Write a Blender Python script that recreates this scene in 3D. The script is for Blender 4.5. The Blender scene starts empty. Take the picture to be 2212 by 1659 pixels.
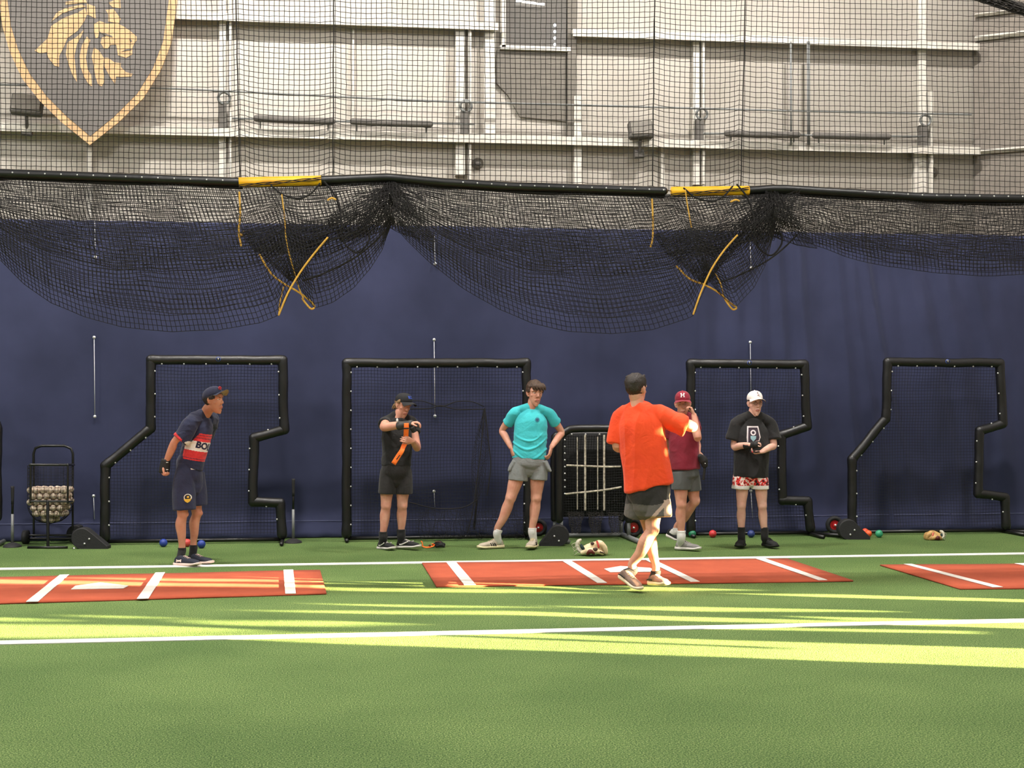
import bpy, bmesh, math, random
import numpy as np
from mathutils import Vector, Matrix, noise
from mathutils.bvhtree import BVHTree

# ------------------------------------------------------------ camera, world, light, exposure
SC = bpy.context.scene
F = 3200.0; CU = 1106.0; HOR = 869.0; CH = 1.6; TH = math.radians(8.0)
CT, ST = math.cos(TH), math.sin(TH)
cam = bpy.data.cameras.new('camera'); camo = bpy.data.objects.new('camera', cam); SC.collection.objects.link(camo)
cam.sensor_width = 36.0; cam.lens = F / 2212 * 36.0; cam.clip_start = 0.05; cam.clip_end = 200
camo.location = (0, 0, CH); camo.rotation_euler = (math.radians(90) + math.atan((HOR - 829.5) / F), 0, -TH)
SC.camera = camo
SC.view_settings.view_transform = 'Standard'; SC.view_settings.look = 'None'
SC.view_settings.gamma = 1.0; SC.view_settings.use_curve_mapping = False
SC.view_settings.exposure = 0.0
wd = bpy.data.worlds.new('world'); SC.world = wd; wd.use_nodes = True
bg = wd.node_tree.nodes['Background']; bg.inputs[0].default_value = (0.98, 0.96, 0.94, 1); bg.inputs[1].default_value = 0.30
SUN_AZ = math.radians(21.0); SUN_EL = math.radians(8.0)      # the low evening sun comes in from the right
SUNV = Vector((math.cos(SUN_AZ) * math.cos(SUN_EL), -math.sin(SUN_AZ) * math.cos(SUN_EL), math.sin(SUN_EL)))
sd = bpy.data.lights.new('sun', 'SUN'); sd.energy = 135.0; sd.angle = math.radians(0.45); sd.color = (1.0, 0.74, 0.40)
so = bpy.data.objects.new('sun', sd); SC.collection.objects.link(so); so.location = (9, -3, 7)
so.rotation_euler = SUNV.to_track_quat('Z', 'Y').to_euler()
def bay(x, y, z, e, sx=1.0, sy=0.5, aim=None):                 # the high bay lamps of the hall
    l = bpy.data.lights.new('high_bay', 'AREA'); l.shape = 'RECTANGLE'; l.size = sx; l.size_y = sy; l.energy = e; l.color = (1.0, 0.95, 0.88)
    o = bpy.data.objects.new('high_bay', l); SC.collection.objects.link(o); o.location = (x, y, z)
    if aim: o.rotation_euler = (Vector((x, y, z)) - Vector(aim)).to_track_quat('Z', 'Y').to_euler()
for x in (-8.5, -1.5, 5.5):
    bay(x + .5, 13.8, 10.4, 760, .5, .3, aim=(x + .5, 17.6, 3))
    bay(x + 1.5, 9.5, 8.6, 300, aim=(x + 1.5, 14, 0))
    bay(x, 3.0, 8.6, 350, aim=(x, 7, 0))

# ------------------------------------------------------------ frames of reference
def Cv(u, v, z): return Vector(((u - CU) / F * z, z, CH + (HOR - v) / F * z))       # yawed frame: x right, y away, z up
def W(c): return Vector((c[0] * CT + c[1] * ST, -c[0] * ST + c[1] * CT, c[2]))
def gz(v): return CH * F / (v - HOR)
def G(u, v): return Cv(u, v, gz(v))
def zD(u, D): return D / (CT - ST * (u - CU) / F)
def WP(u, v, D): return W(Cv(u, v, zD(u, D)))
R = random.Random(7)

# ------------------------------------------------------------ object helpers
def tag(o, label=None, cat=None, group=None, kind=None):
    if label: o['label'] = label
    if cat: o['category'] = cat
    if group: o['group'] = group
    if kind: o['kind'] = kind
    return o
def empty(name, loc, rz=0.0, **k):
    o = bpy.data.objects.new(name, None); SC.collection.objects.link(o); o.location = loc; o.rotation_euler = (0, 0, rz)
    o.empty_display_size = 0.1
    return tag(o, **k)
def mesh(name, V, Fc, mats, smooth=True, midx=None):
    me = bpy.data.meshes.new(name)
    V = np.asarray(V, dtype=np.float64)
    me.from_pydata(V.tolist(), [], [list(map(int, f)) for f in Fc]); me.update()
    for m in (mats if isinstance(mats, (list, tuple)) else [mats]): me.materials.append(m)
    if smooth: me.polygons.foreach_set('use_smooth', [True] * len(me.polygons))
    if midx is not None: me.polygons.foreach_set('material_index', list(midx))
    return me
def put(name, me, parent=None, loc=(0, 0, 0), rz=0.0, **k):
    o = bpy.data.objects.new(name, me); SC.collection.objects.link(o); o.location = loc
    if rz: o.rotation_euler = (0, 0, rz)
    if parent is not None: o.parent = parent
    return tag(o, **k)
def mk(name, V, Fc, mats, parent=None, loc=(0, 0, 0), rz=0.0, smooth=True, midx=None, **k):
    V = np.asarray(V, dtype=np.float64)
    return put(name, mesh(name, V, Fc, mats, smooth, midx), parent, loc, rz, **k)
class MB:
    def __init__(s): s.V = []; s.F = []; s.n = 0; s.mi = []
    def add(s, VF, m=0):
        V, Fc = VF; V = np.asarray(V, dtype=np.float64).reshape(-1, 3); s.V.append(V)
        s.F += [[i + s.n for i in f] for f in Fc]; s.mi += [m] * len(Fc); s.n += len(V); return s
    def arr(s): return (np.vstack(s.V), s.F)
    def build(s, name, mats, parent=None, off=(0, 0, 0), **k):
        V, Fc = s.arr(); return mk(name, V - np.array(off), Fc, mats, parent, midx=s.mi if max(s.mi) else None, **k)
def box(c, sx, sy, sz, rz=0.0):
    V = np.array([[x, y, z] for x in (-1, 1) for y in (-1, 1) for z in (-1, 1)], float) * np.array([sx, sy, sz]) / 2
    if rz:
        c_, s_ = math.cos(rz), math.sin(rz); V[:, :2] = V[:, :2] @ np.array([[c_, s_], [-s_, c_]])
    return V + np.array(c), [[0, 1, 3, 2], [4, 6, 7, 5], [0, 4, 5, 1], [2, 3, 7, 6], [0, 2, 6, 4], [1, 5, 7, 3]]
def quadbox(pts, h, z0=0.0):                    # polygon on the ground, given height
    n = len(pts); V = [(p[0], p[1], z0) for p in pts] + [(p[0], p[1], z0 + h) for p in pts]
    return np.array(V, float), [list(range(n))[::-1], list(range(n, 2 * n))] + [[i, (i + 1) % n, n + (i + 1) % n, n + i] for i in range(n)]
def catmull(P, sub):
    P = np.asarray(P, float)
    if len(P) < 3 or sub <= 1: 
        if sub <= 1: return P
        t = np.linspace(0, 1, sub + 1)[:, None]; return P[0] * (1 - t) + P[-1] * t
    Q = np.vstack([2 * P[0] - P[1], P, 2 * P[-1] - P[-2]]); out = []
    for i in range(1, len(Q) - 2):
        p0, p1, p2, p3 = Q[i - 1], Q[i], Q[i + 1], Q[i + 2]
        for k in range(sub):
            t = k / sub
            out.append(0.5 * ((2 * p1) + (-p0 + p2) * t + (2 * p0 - 5 * p1 + 4 * p2 - p3) * t * t + (-p0 + 3 * p1 - 3 * p2 + p3) * t ** 3))
    out.append(Q[-2]); return np.array(out)
def loft(pts, rads, lat=None, n=16, sub=4, cap='round', wob=0.0, seed=0):
    P = catmull([list(p) for p in pts], sub)
    rr = np.array([[r, r] if np.isscalar(r) else list(r) for r in rads], float)
    if len(rr) == 1: rr = np.repeat(rr, len(pts), 0)
    Rr = np.maximum(catmull(rr, sub), 1e-4) if len(rr) == len(pts) else rr
    T = np.gradient(P, axis=0); T /= np.maximum(np.linalg.norm(T, axis=1), 1e-9)[:, None]
    L = []
    if lat is None:
        a = np.array([1.0, 0, 0]) if abs(T[0][0]) < 0.7 else np.array([0, 1.0, 0])
    else: a = np.array(list(lat), float)
    for t in T:
        b = a - t * a.dot(t)
        if np.linalg.norm(b) < 1e-6: b = np.array([0, 0, 1.0]) - t * t[2]
        b /= np.linalg.norm(b); L.append(b)
        if lat is None: a = b
    L = np.array(L); Dp = np.cross(T, L)
    ang = np.linspace(0, 2 * math.pi, n, endpoint=False)
    rings = []
    def ring(c, l, d, rx, ry): return c + np.outer(np.cos(ang) * rx, l) + np.outer(np.sin(ang) * ry, d)
    if cap == 'round':
        r0 = min(Rr[0]); 
        for s, q in ((0.97, .25), (0.75, .66)): pass
        for q, s in ((0.92, 0.40), (0.66, 0.75), (0.3, 0.95)):
            rings.append(ring(P[0] - T[0] * r0 * q, L[0], Dp[0], Rr[0][0] * s, Rr[0][1] * s))
    for i in range(len(P)): rings.append(ring(P[i], L[i], Dp[i], Rr[i][0], Rr[i][1]))
    if cap == 'round':
        r1 = min(Rr[-1])
        for q, s in ((0.3, 0.95), (0.66, 0.75), (0.92, 0.40)):
            rings.append(ring(P[-1] + T[-1] * r1 * q, L[-1], Dp[-1], Rr[-1][0] * s, Rr[-1][1] * s))
    m = len(rings); V = np.vstack(rings); Fc = []
    if wob:
        V = V + np.array([[noise.noise(Vector(v) * 14 + Vector((seed, 0, 0))) for _ in (0,)] * 3 for v in V]) * 0
    for i in range(m - 1):
        for j in range(n):
            k = (j + 1) % n; Fc.append([i * n + j, i * n + k, (i + 1) * n + k, (i + 1) * n + j])
    if cap:
        Fc.append(list(range(n))[::-1]); Fc.append([(m - 1) * n + j for j in range(n)])
    return V, Fc
def tube(pts, r, n=8, sub=1, cap='flat'): return loft(pts, [r] * len(pts), n=n, sub=sub, cap=cap)
def ball(c, rx, ry=None, rz=None, n=16, m=10):
    ry = rx if ry is None else ry; rz = rx if rz is None else rz
    V = [[c[0], c[1], c[2] + rz]]
    for i in range(1, m):
        a = math.pi * i / m
        for j in range(n):
            b = 2 * math.pi * j / n; V.append([c[0] + rx * math.sin(a) * math.cos(b), c[1] + ry * math.sin(a) * math.sin(b), c[2] + rz * math.cos(a)])
    V.append([c[0], c[1], c[2] - rz]); Fc = [[0, 1 + j, 1 + (j + 1) % n] for j in range(n)]
    for i in range(m - 2):
        for j in range(n):
            a = 1 + i * n; Fc.append([a + j, a + n + j, a + n + (j + 1) % n, a + (j + 1) % n])
    l = 1 + (m - 2) * n; Fc += [[l + j, len(V) - 1, l + (j + 1) % n] for j in range(n)]
    return np.array(V), Fc
def disc(c, ax, r, t, n=24):                    # short cylinder along axis ax, centred at c
    ax = Vector(ax).normalized(); c = Vector(c); return loft([c - ax * t / 2, c + ax * t / 2], [r, r], n=n, sub=1, cap='flat')
def threads(polys, r, sides=3):                 # many thin threads as one mesh
    VV = []; FF = []; n0 = 0
    for P in polys:
        P = np.asarray(P, float)
        if len(P) < 2: continue
        T = np.gradient(P, axis=0); T /= np.maximum(np.linalg.norm(T, axis=1), 1e-9)[:, None]
        up = np.where(np.abs(T[:, 1:2]) < 0.9, np.array([[0, 1.0, 0]]), np.array([[1.0, 0, 0]]))
        A = np.cross(T, up); A /= np.linalg.norm(A, axis=1)[:, None]; B = np.cross(T, A)
        m = len(P); rings = [P + (A * math.cos(a) + B * math.sin(a)) * r for a in [2 * math.pi * k / sides + .5 for k in range(sides)]]
        V = np.stack(rings, 1).reshape(-1, 3); VV.append(V)
        i = np.arange(m - 1)[:, None] * sides; j = np.arange(sides)[None]; k = (j + 1) % sides
        FF.append(np.stack([i + j, i + k, i + sides + k, i + sides + j], -1).reshape(-1, 4) + n0); n0 += len(V)
    return np.vstack(VV), np.vstack(FF)
def tmesh(name, VF, mat):                       # fast all-quad mesh
    V, Q = VF; me = bpy.data.meshes.new(name); Q = np.asarray(Q, dtype=np.int32)
    me.vertices.add(len(V)); me.vertices.foreach_set('co', np.asarray(V, dtype=np.float32).ravel())
    me.loops.add(Q.size); me.loops.foreach_set('vertex_index', Q.ravel())
    me.polygons.add(len(Q)); me.polygons.foreach_set('loop_start', np.arange(0, Q.size, 4, dtype=np.int32))
    me.update(calc_edges=True); me.materials.append(mat); me.validate(); return me
def union(parts, voxel, smooth=2, name='body'):  # closed overlapping shapes -> one continuous surface
    mb = MB()
    for p in parts: mb.add(p)
    V, Fc = mb.arr(); me = bpy.data.meshes.new(name); me.from_pydata(V.tolist(), [], Fc); me.update()
    bm = bmesh.new(); bm.from_mesh(me); bmesh.ops.recalc_face_normals(bm, faces=bm.faces); bm.to_mesh(me); bm.free()
    o = bpy.data.objects.new('tmp', me); SC.collection.objects.link(o)
    r = o.modifiers.new('r', 'REMESH'); r.mode = 'VOXEL'; r.voxel_size = voxel
    if smooth: s = o.modifiers.new('s', 'SMOOTH'); s.factor = 0.5; s.iterations = smooth
    dg = bpy.context.evaluated_depsgraph_get(); dg.update()
    m2 = bpy.data.meshes.new_from_object(o.evaluated_get(dg)); bpy.data.objects.remove(o); bpy.data.meshes.remove(me)
    m2.polygons.foreach_set('use_smooth', [True] * len(m2.polygons)); m2.name = name
    return m2
def getV(me): a = np.empty(len(me.vertices) * 3, dtype=np.float32); me.vertices.foreach_get('co', a); return a.reshape(-1, 3).astype(float)
def setV(me, V): me.vertices.foreach_set('co', V.astype(np.float32).ravel()); me.update()
def getN(me): a = np.empty(len(me.vertices) * 3, dtype=np.float32); me.vertices.foreach_get('normal', a); return a.reshape(-1, 3).astype(float)
def wrinkle(me, amp, sc, seed=0.0, fine=0.18):
    V = getV(me); N = getN(me); sc = np.array(sc)
    d = np.empty(len(V))
    for i, p in enumerate(V * sc + seed):
        a = noise.noise(p); b = noise.noise(p * 2.3 + Vector((5, 3, 1))); d[i] = (1 - 2 * abs(a)) * 0.7 + fine * b
    setV(me, V + N * (d * amp)[:, None])
def facecent(me):
    a = np.empty(len(me.polygons) * 3, dtype=np.float32); me.polygons.foreach_get('center', a); return a.reshape(-1, 3).astype(float)
def bvh(me): return BVHTree.FromPolygons([v.co.copy() for v in me.vertices], [list(p.vertices) for p in me.polygons])

# ------------------------------------------------------------ materials
def lin(c): return tuple(((x / 255) / 12.92 if x / 255 <= 0.04045 else ((x / 255 + 0.055) / 1.055) ** 2.4) for x in c)
def mat(name, c, rough=0.7, metal=0.0, c2=None, nsc=8.0, bump=0.0, bsc=60.0, stretch=(1, 1, 1), spec=None, sheen=0.0, coords='Object', det=4.0):
    m = bpy.data.materials.new(name); m.use_nodes = True; nt = m.node_tree; b = nt.nodes['Principled BSDF']
    b.inputs['Base Color'].default_value = (*lin(c), 1); b.inputs['Roughness'].default_value = rough; b.inputs['Metallic'].default_value = metal
    if spec is not None: b.inputs['Specular IOR Level'].default_value = spec
    if sheen: b.inputs['Sheen Weight'].default_value = sheen
    tc = nt.nodes.new('ShaderNodeTexCoord'); mp = nt.nodes.new('ShaderNodeMapping'); mp.inputs['Scale'].default_value = stretch
    nt.links.new(tc.outputs[coords], mp.inputs['Vector'])
    if c2 is None: c2 = tuple(max(0, x * 0.88) for x in c)
    n = nt.nodes.new('ShaderNodeTexNoise'); n.inputs['Scale'].default_value = nsc; n.inputs['Detail'].default_value = det
    r = nt.nodes.new('ShaderNodeMapRange'); r.inputs[1].default_value = 0.3; r.inputs[2].default_value = 0.7
    mx = nt.nodes.new('ShaderNodeMix'); mx.data_type = 'RGBA'; mx.inputs[6].default_value = (*lin(c), 1); mx.inputs[7].default_value = (*lin(c2), 1)
    nt.links.new(mp.outputs[0], n.inputs['Vector']); nt.links.new(n.outputs[0], r.inputs[0]); nt.links.new(r.outputs[0], mx.inputs[0]); nt.links.new(mx.outputs[2], b.inputs['Base Color'])
    if bump:
        n2 = nt.nodes.new('ShaderNodeTexNoise'); n2.inputs['Scale'].default_value = bsc; n2.inputs['Detail'].default_value = 3
        bp = nt.nodes.new('ShaderNodeBump'); bp.inputs['Strength'].default_value = bump; bp.inputs['Distance'].default_value = 0.01
        nt.links.new(mp.outputs[0], n2.inputs['Vector']); nt.links.new(n2.outputs[0], bp.inputs['Height']); nt.links.new(bp.outputs[0], b.inputs['Normal'])
    return m
def emis(name, c, e):
    m = mat(name, c); b = m.node_tree.nodes['Principled BSDF']; b.inputs['Emission Color'].default_value = (*lin(c), 1); b.inputs['Emission Strength'].default_value = e; return m
M = {}
M['net'] = mat('net_cord', (21, 18, 18), 0.9)
M['netbrown'] = mat('net_cord_worn', (44, 40, 38), 0.9)
M['vinyl'] = mat('black_vinyl', (17, 17, 19), 0.40, bump=0.7, bsc=7, nsc=5, c2=(12, 12, 14), spec=0.5)
M['snet'] = mat('screen_net_cord', (13, 13, 15), 0.9)
M['rail'] = mat('rail_black', (22, 22, 22), 0.5, bump=0.3, bsc=20)
M['yellow'] = mat('yellow_vinyl', (245, 190, 25), 0.5, c2=(225, 160, 20))
M['rope'] = mat('yellow_rope', (222, 172, 70), 0.8, bump=0.8, bsc=160)
M['steel'] = mat('steel', (150, 150, 150), 0.35, 0.7)
M['snap'] = mat('snap', (225, 225, 225), 0.3, 0.5)
M['grey'] = mat('grey_steel', (120, 122, 122), 0.5, 0.2)
M['black'] = mat('black_paint', (14, 14, 15), 0.35)
M['rubber'] = mat('rubber', (22, 22, 24), 0.75, bump=0.3, bsc=40)
M['redhub'] = mat('red_hub', (185, 25, 30), 0.35)
M['white'] = mat('white_paint', (224, 221, 216), 0.8, c2=(208, 205, 200), nsc=30)
M['cord'] = mat('white_cord', (205, 205, 210), 0.7)
M['mat'] = mat('clay_turf_mat', (182, 84, 54), 0.95, c2=(168, 74, 47), nsc=3, bump=0.6, bsc=350)
M['wall'] = mat('white_wall', (176, 170, 162), 0.6, c2=(162, 156, 147), nsc=1.2, bump=0.25, bsc=3.0)
M['beam'] = mat('white_beam', (198, 193, 185), 0.5)
M['greypanel'] = mat('grey_panel', (104, 98, 90), 0.6)  # for the post, lenses, plates and the bay's painted shade
M['foam'] = mat('grey_foam', (92, 88, 84), 0.8)
def turf_mat():
    m = bpy.data.materials.new('artificial_turf'); m.use_nodes = True; nt = m.node_tree; N = nt.nodes; Lk = nt.links; b = N['Principled BSDF']; b.inputs['Roughness'].default_value = 0.85
    b.inputs['Specular IOR Level'].default_value = 0.25
    tc = N.new('ShaderNodeTexCoord')
    def nz(s, d=3, st=(1, 1, 1)):
        mp = N.new('ShaderNodeMapping'); mp.inputs['Scale'].default_value = st; Lk.new(tc.outputs['Object'], mp.inputs[0])
        n = N.new('ShaderNodeTexNoise'); n.inputs['Scale'].default_value = s; n.inputs['Detail'].default_value = d; Lk.new(mp.outputs[0], n.inputs[0]); return n
    fine = nz(125, 3, (1, .7, 1)); big = nz(0.8, 3); mid = nz(9, 3)
    cr = N.new('ShaderNodeValToRGB'); e = cr.color_ramp.elements
    e[0].position = 0.34; e[0].color = (*lin((50, 77, 37)), 1); e[1].position = 0.66; e[1].color = (*lin((142, 161, 100)), 1)
    x = e.new(0.5); x.color = (*lin((88, 118, 61)), 1)
    Lk.new(fine.outputs[0], cr.inputs[0])
    mx = N.new('ShaderNodeMix'); mx.data_type = 'RGBA'; mx.blend_type = 'MULTIPLY'; mx.inputs[0].default_value = 1.0
    c2 = N.new('ShaderNodeValToRGB'); c2.color_ramp.elements[0].color = (.80, .84, .8, 1); c2.color_ramp.elements[1].color = (1.12, 1.08, 1.1, 1)
    c2.color_ramp.elements[0].position = .35; c2.color_ramp.elements[1].position = .65
    Lk.new(big.outputs[0], c2.inputs[0]); Lk.new(cr.outputs[0], mx.inputs[6]); Lk.new(c2.outputs[0], mx.inputs[7]); Lk.new(mx.outputs[2], b.inputs['Base Color'])
    ad = N.new('ShaderNodeMath'); ad.operation = 'ADD'; Lk.new(fine.outputs[0], ad.inputs[0]); Lk.new(mid.outputs[0], ad.inputs[1])
    bp = N.new('ShaderNodeBump'); bp.inputs['Strength'].default_value = 0.9; bp.inputs['Distance'].default_value = 0.02
    Lk.new(ad.outputs[0], bp.inputs['Height']); Lk.new(bp.outputs[0], b.inputs['Normal']); return m
M['turf'] = turf_mat()
def curtain_mat():
    m = mat('navy_curtain', (50, 54, 82), 0.8, c2=(38, 42, 66), nsc=1.1, bump=0.25, bsc=5, sheen=0.08, spec=0.2); return m
M['curtain'] = curtain_mat()

# ------------------------------------------------------------ setting
D_CUR = 17.7; D_WALL = 18.35
mk('floor', [(-16, -6, 0), (11, -6, 0), (11, 19, 0), (-16, 19, 0)], [[0, 1, 2, 3]], M['turf'], kind='structure')
wb = MB(); wb.add(box((-2.5, D_WALL + 0.1, 4.6), 27, 0.2, 9.2)); wb.build('wall_back', M['wall'], kind='structure')
# unseen right wall serves as sun mask: holes shaped to throw streaks on the turf
XW = 10.6
POLY = [  # sunlit patches on the turf, as seen in the photo
    [(380, 1374), (700, 1366), (1106, 1366), (1500, 1380), (2212, 1400), (2700, 1412), (2700, 1458), (2212, 1441), (1106, 1402), (700, 1388)],
    [(-400, 1336), (0, 1348), (300, 1350), (540, 1358), (560, 1362), (300, 1374), (0, 1376), (-400, 1368)],
    [(-300, 1326), (0, 1333), (160, 1338), (0, 1341), (-300, 1336)], [(180, 1328), (420, 1334), (180, 1333)],
    [(400, 1340), (700, 1340), (900, 1346), (700, 1352), (480, 1350)],
    [(500, 1318), (800, 1319), (1106, 1319), (1500, 1332), (2212, 1350), (2600, 1356), (2600, 1368), (1900, 1348), (1500, 1341), (1106, 1327), (800, 1325)],
    [(1180, 1309), (1500, 1310), (1900, 1318), (1950, 1321), (1500, 1320)],
    [(640, 1303), (900, 1306), (1200, 1311), (900, 1311)],
    [(706, 1268.5), (900, 1271), (1150, 1273), (1300, 1281), (1000, 1279), (706, 1275)],
    [(920, 1262), (1106, 1265), (1400, 1267), (1640, 1274), (1400, 1276), (1106, 1270), (920, 1267)],
    [(1560, 1281), (1800, 1283), (2212, 1294), (2600, 1301), (2600, 1308), (2212, 1300), (1800, 1290)],
    [(706, 1256), (920, 1258), (920, 1261), (706, 1260)],
    [(-300, 1248), (100, 1256), (400, 1262), (690, 1266), (690, 1271), (400, 1269), (100, 1264), (-300, 1258)],
    [(100, 1250), (400, 1252), (690, 1256), (690, 1259), (400, 1258)],
    [(1700, 1330), (2300, 1342), (2300, 1352), (1900, 1344)],
    [(1500, 1352), (2100, 1362), (2100, 1368), (1500, 1357)]]
# extra mask holes added to put sun on the person walking in the middle
TG = []
for (u, v, z, r) in [(1502, 924, 12.5, .050), (1478, 925, 12.45, .02), (1454, 975, 12.5, .014), (1450, 1078, 12.55, .03), (1447, 1100, 12.5, .025), (1428, 1150, 12.6, .045),
                     (1424, 1185, 12.7, .05), (1426, 1215, 12.7, .05), (1424, 1240, 12.7, .05), (1432, 1128, 12.55, .04)]:
    p = W(Cv(u, v, z)); t = (XW - p.x) / SUNV.x; TG.append((p.y + SUNV.y * t, p.z + SUNV.z * t, r))
def inpoly(x, y, P):
    c = np.zeros(x.shape, bool); n = len(P)
    for i in range(n):
        x1, y1 = P[i]; x2, y2 = P[(i + 1) % n]
        if y1 == y2: continue
        c ^= ((y1 > y) != (y2 > y)) & (x < (x2 - x1) * (y - y1) / (y2 - y1) + x1)
    return c
dy, dz = 0.022, 0.008
Y = np.arange(-6, 19, dy); Z = np.arange(0.0, 3.6, dz); YY, ZZ = np.meshgrid(Y + dy / 2, Z + dz / 2, indexing='ij')
t = ZZ / SUNV.z; gx = XW - SUNV.x * t; gy = YY - SUNV.y * t
cx = gx * CT - gy * ST; cz = gx * ST + gy * CT; cz = np.maximum(cz, 2.0)
uu = CU + cx / cz * F; vv = HOR + CH * F / cz
open_ = np.zeros(YY.shape, bool)
for P in POLY: open_ |= inpoly(uu, vv, P)
# thin strip of the mask kept closed to split the widest streak
open_ &= ~((uu > 900) & (uu < 1700) & (np.abs(vv - (1377 + (uu - 1106) * .038)) < 2.0))
for (ty, tz, r) in TG: open_ |= (YY - ty) ** 2 + (ZZ - tz) ** 2 < r * r
Vw = []; Fw = []
def wq(y0, y1, z0, z1):
    n = len(Vw); Vw.extend([(XW, y0, z0), (XW, y1, z0), (XW, y1, z1), (XW, y0, z1)]); Fw.append([n, n + 1, n + 2, n + 3])
i0 = 0
for i in range(len(Y)):
    same = i + 1 < len(Y) and (open_[i + 1] == open_[i0]).all()
    if same: continue
    col = open_[i0]; j = 0
    while j < len(Z):
        if not col[j]:
            k = j
            while k < len(Z) and not col[k]: k += 1
            wq(Y[i0], Y[i] + dy, Z[j], Z[k - 1] + dz); j = k
        else: j += 1
    i0 = i + 1
wq(-6, Y[-1] + dy, Z[-1] + dz, 9.2)
mk('wall_right', Vw, Fw, M['wall'], smooth=False, kind='structure')  # holes follow the wanted sun streaks
# angled wall section at the far right
a = W(Cv(2106, 869, zD(2106, D_WALL) - .02)); b_ = W(Cv(2290, 869, 18.86)); d = (b_ - a).normalized(); nrm = Vector((-d.y, d.x, 0))
V = []; 
for p in (a, b_, b_ + nrm * .1, a + nrm * .1): V += [(p.x, p.y, 3.0), (p.x, p.y, 9.0)]
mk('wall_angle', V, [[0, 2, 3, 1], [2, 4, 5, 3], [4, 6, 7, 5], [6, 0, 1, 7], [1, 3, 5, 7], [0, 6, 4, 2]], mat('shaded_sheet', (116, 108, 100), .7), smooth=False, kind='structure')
for i, (v0, h) in enumerate(((84, .07), (330, .06), (34, .05))):
    z0 = Cv(2110, v0, zD(2110, D_WALL)).z; m = MB()
    m.add(loft([Vector((a.x, a.y - .05, z0)), Vector((b_.x, b_.y - .05, z0))], [(.05, h / 2)] * 2, lat=(0, 1, 0), n=4, sub=1, cap='flat'))
    m.build('trim_%d' % (i + 1), M['beam'], kind='structure', smooth=False)

# ---- steel framing on the back wall (measured at the wall plane)
def wx(u): return WP(u, 869, D_WALL).x
def wz(v, u=1106): return WP(u, v, D_WALL).z
tn = [4]
def trim(V, m='beam'):
    o = V.build('trim_%d' % tn[0], M[m], kind='structure', smooth=False); tn[0] += 1; return o
def hbeam(u0, u1, vtop, h, dep):
    m = MB(); x0, x1 = wx(u0), wx(u1); z = wz(vtop)
    m.add(box(((x0 + x1) / 2, D_WALL - dep / 2, z - h / 2), x1 - x0, dep, h)); m.add(box(((x0 + x1) / 2, D_WALL - dep + .012, z - h - .02), x1 - x0, .02, .04)); trim(m)
hbeam(-150, 2104, 298, .06, .22)
hbeam(-150, 1072, 57, .05, .20); hbeam(1232, 2104, 64, .05, .20)
def col(u, w, v0, v1, dep=.10):
    m = MB(); x = wx(u); ww = w / 174.0; z0, z1 = wz(v1, u), wz(v0, u); m.add(box((x, D_WALL - dep / 2, (z0 + z1) / 2), ww, dep, z1 - z0)); trim(m)
for (u, w, v0, v1, dep) in [(193, 10, 320, 500, .08), (480, 14, -200, 400, .10), (497, 5, -200, 400, .14), (762, 4, 60, 260, .05), (992, 20, 60, 380, .12), (1012, 6, 60, 400, .16), (1056, 24, -200, 290, .10),
                            (1245, 16, 210, 400, .12), (1502, 14, 90, 400, .08), (1515, 5, 90, 400, .14), (1975, 10, 320, 430, .10), (1990, 18, -200, 440, .07), (1430, 8, 300, 420, .06), (2004, 6, 200, 440, .16)]: col(u, w, v0, v1, dep)
# grey upper bay: tinted window above, bay shade built as a grey sheet below
m = MB(); x0, x1 = wx(1086), wx(1222); zz0, zz1 = wz(104), wz(-120)
m.add(box(((x0 + x1) / 2, D_WALL - .03, (zz0 + zz1) / 2), x1 - x0, .06, zz1 - zz0)); 
M['dark'] = mat('tinted_pane', (86, 82, 77), 0.3, c2=(74, 70, 66), nsc=2.0)
w1 = m.build('window_1', M['dark'], kind='structure', smooth=False)
m = MB(); m.add(box(((x0 + x1) / 2, D_WALL - .05, zz0), x1 - x0 + .1, .1, .05)); m.add(box((x0, D_WALL - .05, (zz0 + zz1) / 2), .05, .1, zz1 - zz0)); m.build('window_frame', M['beam'], w1, smooth=False)
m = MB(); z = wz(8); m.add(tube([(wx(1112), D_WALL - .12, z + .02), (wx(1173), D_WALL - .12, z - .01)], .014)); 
m.build('tube_light', emis('lamp_white', (255, 250, 240), 6.0), label='short white tube light glowing in the dark upper bay', cat='light')  # emissive bar stands in for a white reflection on the pane
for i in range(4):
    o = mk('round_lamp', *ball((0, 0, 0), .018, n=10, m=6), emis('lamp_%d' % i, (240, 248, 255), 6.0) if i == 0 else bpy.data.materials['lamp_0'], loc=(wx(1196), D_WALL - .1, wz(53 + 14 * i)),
           label='small round white lamp, ' + ['topmost', 'second from top', 'third from top', 'lowest'][i] + ' of the vertical four', cat='light', group='row of small round lamps')  # emissive dots added for the reflected highlights on the pane
# grey sheet added for the slanted shade below the window
def wpoly(pts, y, th, mt, nm='grey_sheet', **k):
    P = [(wx(u), wz(v, u)) for u, v in pts]; n = len(P)
    V = [(x, y, z) for x, z in P] + [(x, y + th, z) for x, z in P]
    return mk(nm, V, [list(range(n)), list(range(n, 2 * n))[::-1]] + [[i, n + i, n + (i + 1) % n, (i + 1) % n] for i in range(n)], mt, smooth=False, **k)
wpoly([(1072, 108), (1222, 110), (1222, 262), (1122, 252), (1096, 205), (1072, 180)], D_WALL - .04, .03, M['greypanel'], label='large grey sheet with a slanted lower left edge on the white wall', cat='panel')
wpoly([(1224, -120), (1246, -120), (1240, 297), (1224, 297)], D_WALL - .09, .08, M['greypanel'], nm='grey_post', label='tall grey post right of the dark upper bay', cat='post')
for (u0, u1, v, vh) in [(1842, 2100, 110, 300)]:
    pass
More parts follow.
